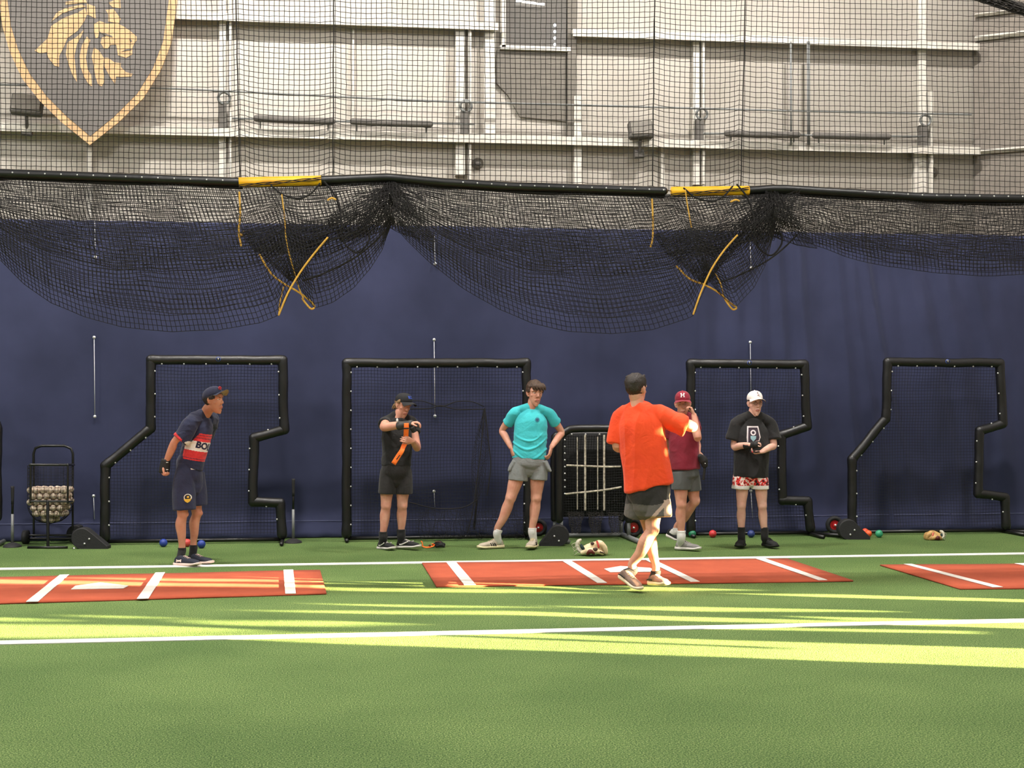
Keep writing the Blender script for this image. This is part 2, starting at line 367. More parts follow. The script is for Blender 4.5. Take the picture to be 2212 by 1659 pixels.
# service cable running along the wall
m = MB(); pts = [WP(u, v, D_WALL - .26) for u, v in ((-150, 176), (0, 181), (380, 190), (840, 213), (1106, 222), (1415, 230), (1700, 238), (2100, 246))]
m.add(loft(pts, [.013] * len(pts), n=8, sub=2)); m.build('conduit', M['grey'], label='long thin grey conduit running across the white wall', cat='pipe')
# heater tubes in foam sleeves with hangers
def sleeve(u0, u1, v0, v1, lab, ua, ub):
    r = empty('insulated_pipe', WP((u0 + u1) / 2, (v0 + v1) / 2, D_WALL - .3), label=lab, cat='pipe', group='insulated pipes along the wall'); o = r.location
    m = MB(); m.add(loft([WP(u0, v0, D_WALL - .3), WP((u0 + u1) / 2, (v0 + v1) / 2 + 1, D_WALL - .3), WP(u1, v1, D_WALL - .3)], [.042] * 3, n=12, sub=4)); m.build('foam_sleeve', M['foam'], r, off=o)
    m = MB(); m.add(tube([WP(ua, v0, D_WALL - .3), WP(ub, v1, D_WALL - .3)], .012)); m.build('rod', M['grey'], r, off=o)
    for (ub_, vb_) in ((u0 + 8, v0), (u1 - 8, v1)): m = MB(); m.add(tube([WP(ub_, vb_, D_WALL - .3), WP(ub_, vb_ + 30, D_WALL - .05)], .01)); m.build('bracket', M['grey'], r, off=o)
sleeve(553, 716, 254, 261, 'grey foam sleeved pipe on the wall, above the left yellow band', 500, 735)
sleeve(762, 928, 261, 267, 'grey foam sleeved pipe on the wall, right of the first one', 735, 1025)
sleeve(1572, 1724, 287, 290, 'grey foam sleeved pipe between the two thin hanging rods', 1520, 1740)
sleeve(1762, 1920, 291, 294, 'rightmost grey foam sleeved pipe on the wall', 1740, 2000)
# small wall equipment
def flood(u, v, w, h, lab, tilt):
    r = empty('flood_light', WP(u, v, D_WALL - .3), label=lab, cat='light'); r.rotation_euler = (math.radians(-15), math.radians(tilt), 0)
    m = MB(); m.add(box((0, 0, 0), w, .12, h)); o = m.build('housing', M['foam'], r, smooth=False); bv = o.modifiers.new('b', 'BEVEL'); bv.width = .015
    m = MB(); m.add(box((0, -.065, .01), w * .88, .02, h * .8)); m.build('lens', M['greypanel'], r, smooth=False)
    m = MB(); m.add(tube([(0, .05, -h / 2), (0, .18, -h / 2 - .12)], .02)); m.add(box((0, .2, -h / 2 - .12), .12, .06, .1)); m.build('bracket', M['foam'], r, smooth=False)
flood(56, 226, .36, .24, 'large grey floodlight on the wall beside the lion shield', 4); flood(1384, 280, .30, .22, 'grey floodlight above the right yellow band', -3)
def gadget(u, v, lab):
    r = empty('wall_hook', WP(u, v, D_WALL - .2), label=lab, cat='bracket'); o = r.location
    m = MB(); m.add(box((0, .05, -.12), .09, .1, .32)); m.build('box', M['foam'], r, smooth=False)
    m = MB(); pts = [(.07 * math.cos(a) + .02, 0, .1 + .07 * math.sin(a)) for a in np.linspace(-1, 4.4, 14)]; m.add(loft(pts, [.016] * 14, n=8, sub=1)); m.build('coil', M['grey'], r)
gadget(479, 228, 'small grey box with a coiled cable on the column left of the net seam'); gadget(1003, 245, 'small grey box with a cable on the double column'); gadget(1514, 262, 'grey box with a round coil hanging on the wall right of the centre'); gadget(1998, 275, 'faint grey box with a hook on the far right column')
m = MB()
for u in (1710, 1748):
    pass
for i, u in enumerate((1710, 1748)):
    m = MB(); m.add(tube([WP(u, 88, D_WALL - .25), WP(u, 312, D_WALL - .25)], .014 if i == 0 else .022)); m.build('hanging_rod', M['grey'], label=['thin grey rod hanging down the wall, left of its pair', 'thicker grey rod hanging down the wall, right of its pair'][i], cat='rod')
for (u, v, l) in ((1032, 352, 'oval stain like outlet plate low on the wall by the double column'), (2016, 372, 'oval outlet plate low on the wall at the far right')):
    m = MB(); m.add(disc((0, 0, 0), (0, 1, 0), .07, .03)); o = m.build('outlet_plate', M['greypanel'], label=l, cat='outlet', loc=WP(u, v, D_WALL - .02))
    m = MB(); m.add(ball((0, -.02, 0), .045, .02, .03)); m.build('socket', M['foam'], o)

# ---- shield banner with lion head
sh = empty('shield_banner', WP(192, 150, D_WALL - .62), label='large dark grey shield banner with a tan border and tan lion head', cat='banner'); so_ = sh.location

def wp2(pts, y, th, nm, mt, par):
    P = [WP(u, v, D_WALL - .62) for u, v in pts]; n = len(P)
    V = [(p.x - so_.x, y, p.z - so_.z) for p in P] + [(p.x - so_.x, y + th, p.z - so_.z) for p in P]
    return mk(nm, V, [list(range(n)), list(range(n, 2 * n))[::-1]] + [[i, n + i, n + (i + 1) % n, (i + 1) % n] for i in range(n)], mt, par, smooth=False)
M['sgrey'] = mat('shield_grey', (96, 91, 88), 0.7, nsc=1.5); M['tan'] = mat('tan_vinyl', (188, 152, 110), 0.7); 
outer = [(-8, -160), (-6, 0), (2, 55), (18, 110), (45, 168), (82, 215), (130, 262), (192, 312), (255, 262), (308, 210), (345, 150), (368, 90), (380, 0), (384, -160)]
inner = [(12, -160), (13, 0), (20, 52), (36, 104), (62, 158), (98, 206), (142, 250), (193, 293), (245, 250), (295, 200), (328, 146), (350, 88), (362, 0), (366, -160)]
wp2(outer, 0, .03, 'border', M['tan'], sh); wp2(inner, -.006, .012, 'field', M['sgrey'], sh)
def zz(pts): return [(x / 5.185, y / 5.185) for x, y in pts]
LION = [[(375, 560), (520, 420), (560, 280), (700, 190), (860, 130), (940, 80), (960, 150), (930, 230), (860, 330), (740, 420), (700, 520), (650, 620), (650, 740), (600, 730), (530, 640), (510, 575), (440, 590)],
        [(560, 230), (620, 130), (720, 80), (900, 40), (950, 60), (820, 90), (680, 140)], [(720, 10), (940, -30), (960, 20), (820, 30), (720, 40)],
        [(930, 320), (850, 400), (740, 470), (725, 600), (760, 720), (800, 830), (850, 910), (835, 760), (820, 620), (850, 480), (900, 390)],
        [(960, 400), (905, 500), (880, 620), (890, 740), (930, 850), (985, 940), (1020, 960), (1010, 830), (970, 770), (950, 640), (970, 520), (1000, 440)],
        [(1040, 520), (1015, 620), (1040, 740), (1060, 860), (1090, 940), (1130, 960), (1160, 900), (1145, 780), (1150, 640), (1100, 560)],
        [(1150, 640), (1160, 740), (1220, 850), (1275, 930), (1290, 850), (1350, 855), (1460, 850), (1475, 820), (1400, 800), (1340, 740), (1345, 700), (1270, 690), (1200, 640)],
        [(1040, 330), (1040, 260), (1100, 225), (1180, 250), (1300, 250), (1380, 290), (1450, 340), (1520, 400), (1520, 440), (1490, 480), (1470, 530), (1470, 600), (1400, 640), (1310, 610), (1300, 540), (1290, 490), (1230, 490), (1190, 540), (1150, 530), (1115, 470), (1130, 410), (1180, 400), (1100, 340), (1085, 410), (1060, 420)],
        [(1170, 100), (1260, 90), (1340, 200), (1320, 250), (1200, 230), (1200, 150)], [(960, 30), (1050, 60), (1060, 200), (1010, 170), (960, 150)], [(1200, 20), (1330, -40), (1340, 80), (1250, 70)]]
for P in LION: wp2(zz(P), -.012, .012, 'lion_mark', M['tan'], sh)
for P in ([(1130, 355), (1240, 390), (1250, 410), (1150, 380)], [(1350, 570), (1400, 545), (1465, 540), (1460, 552), (1400, 560)], [(1440, 420), (1470, 450), (1460, 465), (1440, 440)]):
    wp2(zz(P), -.018, .006, 'lion_mark', M['sgrey'], sh)

# ---- turf lines
def strip(y, w, lab):
    m = MB(); m.add(box((-2.5, y, .0035), 26, w, .005)); m.build('field_line', M['white'], label=lab, cat='line', smooth=False)
strip(14.76, .17, 'far white line on the turf, just beyond the orange mats'); strip(10.24, .15, 'near white line on the turf, crossing the sunlit band')

# ---- clay coloured batting mats
def gp(u, v): return W(G(u, v))
def dense(pts, z0, z1):
    return quadbox(pts, z1 - z0, z0)
def batmat(quad, strips, plate, lab):
    P = [gp(*q) for q in quad]; c = sum(P, Vector()) / 4; r = empty('batting_mat', (c.x, c.y, 0), label=lab, cat='mat')
    N = 24; V = []; Fc = []
    for j in range(9):
        for i in range(N + 1):
            s, t = i / N, j / 8; p = (P[0].lerp(P[1], s)).lerp(P[3].lerp(P[2], s), t); z = .014 + .0012 * math.sin(s * 17 + t * 3)
            V.append((p.x - c.x, p.y - c.y, z))
    for j in range(8):
        for i in range(N): k = j * (N + 1) + i; Fc.append([k, k + N + 1, k + N + 2, k + 1])
    o = mk('surface', V, Fc, M['mat'], r); so2 = o.modifiers.new('s', 'SOLIDIFY'); so2.thickness = .012
    for s in strips:
        Q = [gp(*q) - c for q in s]; mk('stripe', *quadbox([(q.x, q.y) for q in Q], .004, .0165), M['white'], r, smooth=False)
    if plate: Q = [gp(*q) - c for q in plate]; mk('home_plate', *quadbox([(q.x, q.y) for q in Q], .004, .0165), M['white'], r, smooth=False)
batmat([(-160, 1252.5), (692, 1233), (706, 1284), (-190, 1311)], [[(131, 1245.3), (151, 1244.8), (84, 1303.5), (58, 1304)], [(337, 1240.6), (358, 1240), (322, 1297), (297, 1297.6)], [(613, 1234.5), (634, 1234), (640, 1286), (617, 1286.4)]],
       [(155, 1277), (164, 1269.5), (218, 1262.5), (279, 1269.5), (268, 1274.8)], 'orange batting mat cut by the left edge, home plate in its middle')
batmat([(912, 1218), (1700, 1208.5), (1842, 1256.5), (943, 1268.5)], [[(964, 1217.6), (985, 1217.3), (1028, 1267), (1003, 1267.4)], [(1214, 1214.8), (1233, 1214.4), (1311, 1262.6), (1290, 1262.9)], [(1393, 1212.6), (1412, 1212.4), (1511, 1260.2), (1491, 1260.4)], [(1631, 1209.7), (1651, 1209.4), (1786, 1256.6), (1767, 1256.9)]],
       [(1305, 1232.5), (1318, 1239.6), (1420, 1238.6), (1404, 1230.5), (1340, 1226.5)], 'middle orange batting mat under the person in the orange shirt')
batmat([(1900, 1222), (2690, 1216.5), (2997, 1266), (2072, 1273.5)], [[(1951, 1221.8), (1968, 1221.6), (2165, 1272), (2143, 1272.4)], [(2190, 1220.4), (2210, 1220), (2440, 1270), (2418, 1270.3)]], None, 'orange batting mat running out of the right edge')

# ---- navy curtain
x0, x1 = -8.5, 9.6; nx, nz_ = 520, 60; V = np.zeros((nz_ + 1, nx + 1, 3)); HC = WP(740, 486, D_CUR).z
for j in range(nz_ + 1):
    z = HC * j / nz_ + .01
    for i in range(nx + 1):
        x = x0 + (x1 - x0) * i / nx; k = max(0, min(1, (x - 3.2) / 2.0)); lean = x + (.10 + .1 * math.sin(x)) * z * k
        fold = .065 * k * (1 - 2 * abs(noise.noise(Vector((lean * 2.6, 1.0, z * .12))))) + .030 * k * math.sin(lean * 17 + 2 * noise.noise(Vector((x, z, 0)))) * (.3 + .7 * noise.noise(Vector((lean * 1.2, 5, 0))) ** 2)
        soft = .03 * noise.noise(Vector((x * .9, 3, z * .8))) + .008 * noise.noise(Vector((x * 7, z * 2, 1))) + .02 * noise.noise(Vector((x * 3.1, 9, z * 0.4)))
        y = D_CUR + .03 - fold - soft - (.10 * (max(0, .30 - z) / .30) ** 1.2)
        if z < .2: y += .02 * noise.noise(Vector((x * 6, z * 20, 4)))
        V[j, i] = (x, y, z)
idx = np.arange((nz_ + 1) * (nx + 1)).reshape(nz_ + 1, nx + 1)
Q = np.stack([idx[:-1, :-1], idx[:-1, 1:], idx[1:, 1:], idx[1:, :-1]], -1).reshape(-1, 4)
me = tmesh('privacy_curtain', (V.reshape(-1, 3), Q), M['curtain']); me.polygons.foreach_set('use_smooth', [True] * len(me.polygons))
cur = put('privacy_curtain', me, label='tall navy blue fabric curtain hanging along the whole back wall', cat='curtain')
sdm = cur.modifiers.new('s', 'SOLIDIFY'); sdm.thickness = .004
def cury(x, z):
    i = min(nx, max(0, round((x - x0) / (x1 - x0) * nx))); j = min(nz_, max(0, round((z - .01) / HC * nz_))); return V[j, i, 1]
zh = WP(1000, 1121, D_CUR).z
m = MB(); pts = [(x, cury(x, zh) - .008, zh) for x in np.arange(x0, x1, .1)]; m.add(tube(pts, .0025, n=4)); m.build('hem_seam', mat('seam_thread', (112, 116, 150), .8), cur, label='pale stitched hem line')
for (u, segs) in ((202, ((470, 553), (728, 900), (1072, 1122))), (940, ((505, 568), (733, 899), (1062, 1096))), (1623, ((520, 577), (739, 860), (1060, 1118)))):
    for si, (v0, v1) in enumerate(segs):
        p0, p1 = WP(u - 1, v0, D_CUR - .08), WP(u + 1, v1, D_CUR - .08)
        p0.y = cury(p0.x, p0.z) - .03; p1.y = cury(p1.x, p1.z) - .03
        m = MB(); m.add(tube([p0, p1], .0038, n=6)); m.build('tie_cord', M['cord'], cur, label='thin white tie cord')
        for pp in ((p0, p1) if si == 1 else ((p1,) if si == 0 else (p0,))):
            m = MB(); m.add(disc(pp, (0, 1, 0), .018, .012, 12)); m.build('grommet', M['snap'], cur, label='metal grommet')

# ------------------------------------------------------------ hanging barrier net
DN = 13.3
NP = lambda u, v, off=0.0: WP(u, v, DN + off)
net = empty('barrier_net', NP(1106, 400) , label='black knotted barrier net hanging across the hall, its lower part tied up in swags', cat='net'); no = net.location
def interp(pts, x): return float(np.interp(x, [p[0] for p in pts], [p[1] for p in pts]))
BAR = [(-200, 370), (0, 375), (250, 384), (515, 394), (690, 390), (840, 384), (950, 394), (1100, 403), (1300, 409), (1450, 414), (1620, 412), (1680, 408), (1850, 418), (2000, 427), (2212, 430), (2400, 432)]
bary = lambda x: interp(BAR, x)
ROPES = [(508, 518, 1.0), (720, 718, 1.0), (1415, 1410, 1.0), (1612, 1601, 1.0), (839, 838, .45), (1664, 1662, .5), (1997, 1995, .4)]
CW = 11.15
def upper(u, v):
    f = max(0, v) / 400; d = 0
    for (ut, ub, s) in ROPES:
        ur = ut + (ub - ut) * f; dist = abs(u - ur); d -= s * (4 + 9 * f) * math.exp(-dist / 26)
    d += 5 * f * math.sin((u - 518) / 202 * math.pi) * (1 if 518 < u < 720 else 0) + 5 * f * math.sin((u - 1410) / 192 * math.pi) * (1 if 1410 < u < 1602 else 0)
    du = 3.0 * noise.noise(Vector((u * .006, v * .004, 2))) + .9 * noise.noise(Vector((u * .09, v * .05, 7)))
    dv = 5 * noise.noise(Vector((u * .004, v * .003, 5))) + 1.4 * noise.noise(Vector((u * .06, v * .09, 9)))
    for (ut, ub, s) in ROPES[:4]:
        ur = ut + (ub - ut) * f; du += (ur - ut) * math.exp(-abs(u - ut) / 60) if abs(u - ut) < 200 else 0
    return u + du, v + d + dv + (u - 1106) * .021
us = np.arange(-180, 2400, CW); nodes = {}
rows = []; vs = np.arange(-301, 425, CW)
GR = np.zeros((len(us), len(vs), 3))
for i, u in enumerate(us):
    for j, v in enumerate(vs):
        a, b = upper(u, v); lim = bary(a) - 2
        b = min(b, lim); p = NP(a, b, .06 * noise.noise(Vector((u * .008, v * .003, 1)))); GR[i, j] = (p.x - no.x, p.y - no.y, p.z - no.z)
polys = [GR[i] for i in range(len(us))] + [GR[:, j] for j in range(len(vs))]
put('upper_net', tmesh('upper_net', threads(polys, .0031), M['net']), net)
for (ut, ub, s) in ROPES[:4]:
    pts = [NP(ut - (ub - ut) * .75, -300) - no] + [NP(ut + (ub - ut) * v / 400 + .8 * R.uniform(-1, 1), v, -.012) - no for v in range(0, 401, 40)]
    m = MB(); m.add(loft(pts, [.0055] * len(pts), n=6, sub=2)); m.build('lift_rope', M['net'], net)
# rail
def railp(u, dv=0, off=0): return NP(u, bary(u) + dv, off) - no
segs = [(-200, 524), (684, 1460), (1608, 2400)]
for (a, b) in segs:
    m = MB(); pts = [railp(u, -1.5, -.02) for u in np.arange(a, b + 1, 30)]; m.add(loft(pts, [.040] * len(pts), n=12, sub=1)); m.build('rail_sleeve', M['vinyl'], net)
    m = MB(); m.add(loft([railp(u, 9.5, .0) + Vector((0, 0, .006 * math.sin(u * .02))) for u in np.arange(a, b + 1, 30)], [.016] * len(pts), n=8, sub=1)); m.build('hem_rope', M['net'], net)
for (a, b) in ((515, 693), (1451, 1618)):
    m = MB(); pts = [railp(u, -1.0, -.02) for u in np.linspace(a, b, 9)]; m.add(loft(pts, [.044] * 9, n=14, sub=1, cap='flat')); m.build('yellow_sleeve', M['yellow'], net, label='bright yellow sleeve on the rail')
    m = MB()
    for k in range(3):
        m.add(loft([railp(a + (b - a) * s, 7 - 12 * s + 3 * math.sin(s * 9 + k * 2), -.075) for s in np.linspace(0, 1, 14)], [.004] * 14, n=6, sub=1))
    m.build('binding_cord', M['net'], net)
sn = MB(); sn.add(ball((0, 0, 0), .0085, n=8, m=6)); snme = mesh('snap', *sn.arr(), M['snap'])
for u in list(range(-10, 510, 35)) + list(range(1000, 1450, 31)) + list(range(1870, 2220, 31)):
    put('snap', snme, net, loc=railp(u, -4 if u < 1800 else -6, -.055))
# swags
def swag(top, bot, layers, nu, nv, seed, name='swag'):
    bx = np.array(bot, float); s = np.r_[0, np.cumsum(np.hypot(*np.diff(bx, axis=0).T))]; s /= s[-1]
    polys = []
    for (depth, off, ph, bulge) in layers:
        Gd = np.zeros((nu + 1, nv + 1, 3))
        for i in range(nu + 1):
            q = i / nu; bu = np.interp(q, s, bx[:, 0]); bv = np.interp(q, s, bx[:, 1]); tu = top[0] + (top[1] - top[0]) * (q * .7 + .3 * q)
            tv = bary(tu) + 6
            for j in range(nv + 1):
                w = j / nv; ww = w ** 1.15 * depth
                nz = noise.noise(Vector((q * 9 + seed + ph, w * 3, 1 + ph))); n2 = noise.noise(Vector((q * 30 + seed, w * 14 + ph * 3, 4)))
                e = min(q, 1 - q) * 8; e = min(1, e)
                uu_ = tu + (bu - tu) * ww + 14 * nz * math.sin(w * math.pi) + 3.0 * n2 * (1 - w * .5) + ph * 5
                vv_ = tv + (bv - tv) * ww + (15 * nz * e + 4 * n2) * math.sin(w * math.pi * .93)
                o = off - bulge * math.sin(w * math.pi * .8) + .05 * nz
                p = NP(uu_, vv_, o); Gd[i, j] = (p.x - no.x, p.y - no.y, p.z - no.z)
        polys += [Gd[i] for i in range(nu + 1)] + [Gd[:, j] for j in range(nv + 1)]
    put(name, tmesh(name, threads(polys, .0030), M['net' if seed != 3 else 'net']), net)
B1 = [(-330, 470), (-150, 500), (-60, 530), (0, 562), (50, 612), (110, 655), (180, 685), (260, 705), (370, 716), (470, 714), (560, 697), (603, 681), (622, 640), (636, 606), (652, 628), (680, 665), (720, 652), (765, 620), (800, 580), (825, 540), (842, 492)]
B2 = [(848, 485), (880, 520), (930, 568), (1000, 622), (1080, 670), (1150, 698), (1230, 715), (1320, 722), (1410, 712), (1480, 690), (1500, 680), (1515, 640), (1532, 606), (1560, 640), (1590, 664), (1630, 620), (1655, 570), (1668, 520), (1676, 470)]
B3 = [(1680, 480), (1710, 505), (1760, 530), (1830, 555), (1920, 576), (2030, 590), (2140, 596), (2250, 592), (2400, 570)]
swag((-330, 838), B1, [(1.0, 0, 0, .25), (.88, .12, 1.3, .15), (.6, .2, 2.2, .05)], 140, 32, 1)
swag((840, 1660), B2, [(1.0, 0, 0, .25), (.88, .12, 1.3, .15), (.6, .2, 2.2, .05)], 104, 33, 2)
swag((1664, 2400), B3, [(1.0, 0, 0, .25), (.93, .1, 1.3, .12), (.8, .18, 2.2, .05)], 90, 23, 3)
# folded hems of net gathered in the middle of each swag, behind the yellow ropes
def patch(quad, nu, nv, seed, off=-.05):
    polys = []
    for k in range(2):
        Gd = np.zeros((nu + 1, nv + 1, 3))
        for i in range(nu + 1):
            for j in range(nv + 1):
                s, t_ = i / nu, j / nv; a = np.array(quad[0]) * (1 - s) + np.array(quad[1]) * s; b = np.array(quad[3]) * (1 - s) + np.array(quad[2]) * s; q = a * (1 - t_) + b * t_
                n = noise.noise(Vector((s * 6 + seed, t_ * 3, k * 5))); p = NP(q[0] + 5 * n + k * 3, q[1] + 5 * n + 8 * math.sin(s * math.pi) * (t_ - .2), off - .05 * k + .04 * n); Gd[i, j] = (p.x - no.x, p.y - no.y, p.z - no.z)
        polys += [Gd[i] for i in range(nu + 1)] + [Gd[:, j] for j in range(nv + 1)]
    put('folded_net', tmesh('folded_net', threads(polys, .0029), M['net']), net)
for dx, dy_ in ((0, 0), (893, 6)):
    patch([(520 + dx, 500 + dy_), (735 + dx, 470 + dy_), (700 + dx, 515 + dy_), (550 + dx, 545 + dy_)], 26, 11, 1 + dx)
    patch([(550 + dx, 540 + dy_), (710 + dx, 512 + dy_), (645 + dx, 590 + dy_), (625 + dx, 606 + dy_)], 18, 12, 2 + dx)
    patch([(700 + dx, 470 + dy_), (835 + dx, 400 + dy_), (790 + dx, 500 + dy_), (735 + dx, 520 + dy_)], 16, 12, 3 + dx)
    cordpts = [[(700, 392), (722, 420), (735, 460), (738, 505)], [(740, 515), (765, 500), (792, 496), (796, 520), (775, 545), (752, 535), (735, 512)], [(585, 400), (610, 420), (645, 428), (670, 418), (690, 396)], [(735, 512), (700, 520), (640, 540), (600, 545)], [(830, 500), (800, 530), (760, 560), (700, 590), (655, 606)]]
    for cp in cordpts:
        m = MB(); m.add(loft([NP(u + dx, v + dy_, -.1) - no for u, v in cp], [.0085] * len(cp), n=6, sub=5)); m.build('gather_cord', M['net'], net)
# dense gathers at the two peaks
for (gu, gv, s) in ((842, 394, 1), (1663, 408, 2)):
    patch([(gu - 10, gv), (gu + 10, gv), (gu + 100, gv + 128), (gu - 12, gv + 92)], 15, 12, s * 11, .0)
    patch([(gu - 10, gv), (gu + 8, gv), (gu + 8, gv + 92), (gu - 84, gv + 118)], 14, 12, s * 17, .05)
# gathered bundle of net at the upper right corner
polys = []
for k in range(80):
    o1, o2 = R.uniform(-14, 12), R.uniform(-.06, .06)
    polys.append(np.array([tuple(NP(2108 + 20 * i, -14 + 6.5 * i + o1 + 4 * noise.noise(Vector((k * 2.2, i * .6, 1))), o2 - .3) - no) for i in range(9)]))
for k in range(60):
    u = 2120 + k * 2.6; v = -14 + (u - 2108) * .325; polys.append(np.array([tuple(NP(u + 4 * math.sin(j * 2 + k), v + j * 3 - 8, -.3 + .08 * math.sin(j + k)) - no) for j in range(6)]))
put('gathered_bundle', tmesh('gathered_bundle', threads(polys, .0032), M['netbrown']), None, loc=no, label='thick gathered bundle of dark netting in the top right corner', cat='net')
# yellow ropes
def yrope(name_l, lists, off):
    r = empty('yellow_rope', NP(*lists[0][0], off), label=name_l, cat='rope'); o = r.location
    for i, L in enumerate(lists):
        m = MB(); m.add(loft([NP(u, v, off + (.0 if i < 1 else .16 - .012 * i)) - o for u, v in L], [.0085 if i < 2 else .006] * len(L), n=8, sub=6)); m.build('strand', M['rope'], r)
yrope('yellow rope crossing in an X under the left yellow band', [[(707, 513), (680, 545), (650, 585), (622, 632), (602, 680)], [(560, 550), (585, 590), (612, 612), (640, 628), (664, 645), (679, 661), (672, 667), (660, 655), (653, 645)], [(608, 420), (614, 470), (618, 520), (630, 570), (645, 620), (655, 645)], [(602, 678), (604, 655), (612, 620)]], -.28)
yrope('yellow rope crossing in an X under the right yellow band', [[(1593, 508), (1565, 540), (1538, 580), (1515, 630), (1498, 678)], [(1462, 575), (1490, 602), (1520, 614), (1550, 630), (1575, 652), (1591, 664), (1583, 668), (1570, 652), (1562, 636)], [(1481, 410), (1486, 445), (1494, 490)], [(1545, 590), (1556, 610), (1562, 632)]], -.28)
yrope('short yellow rope hanging straight down from the left end of the left yellow band', [[(516, 415), (518, 460), (515, 500), (520, 530)], [(526, 500), (521, 508), (516, 502)]], -.12)
yrope('short yellow rope hanging straight down beside the right yellow band', [[(1409, 430), (1411, 480), (1410, 515), (1406, 532)]], -.12)
yrope('small yellow rope knot in the net right of the left yellow band', [[(708, 431), (716, 427), (724, 430)]], -.2)
yrope('small yellow rope knot in the net below the right yellow band', [[(1580, 435), (1590, 431), (1597, 433)]], -.2)

# ------------------------------------------------------------ protective screens
DSC = 17.1
def clip_lines(poly, step, vert, x_off=0.0):
    P = np.array(poly); out = []; a = 0 if vert else 1; b = 1 - a; lo, hi = P[:, a].min(), P[:, a].max()
    for c in np.arange(lo + step / 2 + x_off, hi, step):
        xs = []
        for i in range(len(P)):
            p, q = P[i], P[(i + 1) % len(P)]
            if (p[a] > c) != (q[a] > c): xs.append(p[b] + (q[b] - p[b]) * (c - p[a]) / (q[a] - p[a]))
        xs.sort()
        for k in range(0, len(xs) - 1, 2): out.append((c, xs[k], xs[k + 1]))
    return out
def netfill(name, poly, off, y, parent, step=.036, r=.0022, bulge=.10, seed=0, m='snet'):
    pl = []; P = np.array(poly); cx_, cz_ = P.mean(0); sx, sz = np.ptp(P, axis=0)
    def f(x, z):
        e = max(0, 1 - ((x - cx_) / sx * 2) ** 2) * max(0, 1 - ((z - cz_) / sz * 2) ** 2)
        return (x + .012 * noise.noise(Vector((x * 3 + seed, z * 3, 1))) - off.x, y + bulge * e + .02 * noise.noise(Vector((x * 4, z * 4, seed))) - off.y, z + .02 * noise.noise(Vector((x * 2, z * 2 + seed, 8))) - off.z)
    for (c, a, b) in clip_lines(poly, step, True): n = max(2, int((b - a) / .12)); pl.append(np.array([f(c, a + (b - a) * i / n) for i in range(n + 1)]))
    for (c, a, b) in clip_lines(poly, step, False): n = max(2, int((b - a) / .12)); pl.append(np.array([f(a + (b - a) * i / n, c) for i in range(n + 1)]))
    put(name, tmesh(name, threads(pl, r), M[m]), parent)
def pad_segments(pts, r, off, seed=0):
    """padded tube: each straight run is its own sleeve with slightly crumpled ends"""
    m = MB()
    for i in range(len(pts) - 1):
        a, b = pts[i] - off, pts[i + 1] - off; d = b - a; L = d.length; n = max(4, int(L / .05)); P = []; Rr = []
        for k in range(n + 1):
            s = k / n; e = min(s, 1 - s) * L
            q = a + d * s + Vector((noise.noise(Vector((seed + i, s * L * 3, 0))), noise.noise(Vector((seed + i, s * L * 3, 9))), noise.noise(Vector((seed + i, s * L * 3, 5))))) * .010
            P.append(q); Rr.append(r * (1 + .07 * noise.noise(Vector((seed + i * 3, s * L * 9, 2))) + (.06 if e < .06 else 0)))
        m.add(loft(P, Rr, n=14, sub=1, cap='round'))
        if i: m.add(ball(a, r * 1.03, n=14, m=10))
    return m
snap2 = mesh('snap', *ball((0, 0, 0), .0105, n=8, m=6), M['snap'])
def screen(px, label, closed_bottom=True, D=DSC, r=.055, lean=0.0, badge=None, step=.037, nsnap=9, seed=0, feet=()):
    P = [WP(u, v, D) for u, v in px]
    for p in (P[0], P[-1]): p.z = .09
    c = (P[0] + P[-1]) / 2; root = empty('pitching_screen', (c.x, D, 0), label=label, cat='screen'); off = Vector((c.x, D, 0))
    pad_segments(P, r, off, seed).build('padding', M['vinyl'], root)
    m = MB(); m.add(tube([P[0] - off + Vector((0, 0, -.05)), P[-1] - off + Vector((0, 0, -.05))], .022, n=10)); m.add(tube([Vector((P[0].x, D - .16, .024)) - off, Vector((P[0].x, D + .35, .024)) - off], .022)); m.add(tube([Vector((P[-1].x, D - .45, .024)) - off, Vector((P[-1].x, D + .35, .024)) - off], .022)); m.build('base_bar', M['black'], root)
    for (dx, x2, y2) in feet:
        q = P[0 if dx < 0 else -1] - off; m = MB(); m.add(tube([Vector((q.x, 0, .03)), Vector((q.x + x2, y2, .03))], .026)); m.build('foot_bar', M['black'], root)
    poly = [(p.x, p.z) for p in P]; netfill('net', poly, off, D, root, seed=seed, step=step)
    # snaps along the inner edge
    area = sum(poly[i][0] * poly[(i + 1) % len(poly)][1] - poly[(i + 1) % len(poly)][0] * poly[i][1] for i in range(len(poly)))
    sg = 1 if area > 0 else -1
    for i in range(len(P) - 1):
        a, b = P[i], P[i + 1]; d = b - a; L = d.length; nrm = Vector((-d.z, 0, d.x)).normalized() * sg; k = max(1, int(L / .21))
        for j in range(k):
            q = a + d * ((j + .5) / k) + nrm * (r * .85); put('snap', snap2, root, loc=q - off + Vector((0, -r * .55, 0)))
    if badge:
        p = WP(badge[0], badge[1], D) - off; m = MB(); m.add(disc((p.x, -r - .004, p.z), (0, 1, 0), .028, .008, 20)); o = m.build('badge', mat('badge_blue', (60, 80, 150), .5), root)
        m = MB(); m.add(disc((p.x, -r - .010, p.z), (0, 1, 0), .021, .004, 20)); m.build('badge_face', M['rail'], o)
        m = MB(); m.add(tube([(p.x, -r - .013, p.z - .012), (p.x, -r - .013, p.z + .012)], .003)); m.add(tube([(p.x - .008, -r - .013, p.z + .012), (p.x + .008, -r - .013, p.z + .012)], .003)); m.build('badge_mark', M['badge'] if 'badge' in M else M['cord'], o)
    return root, off
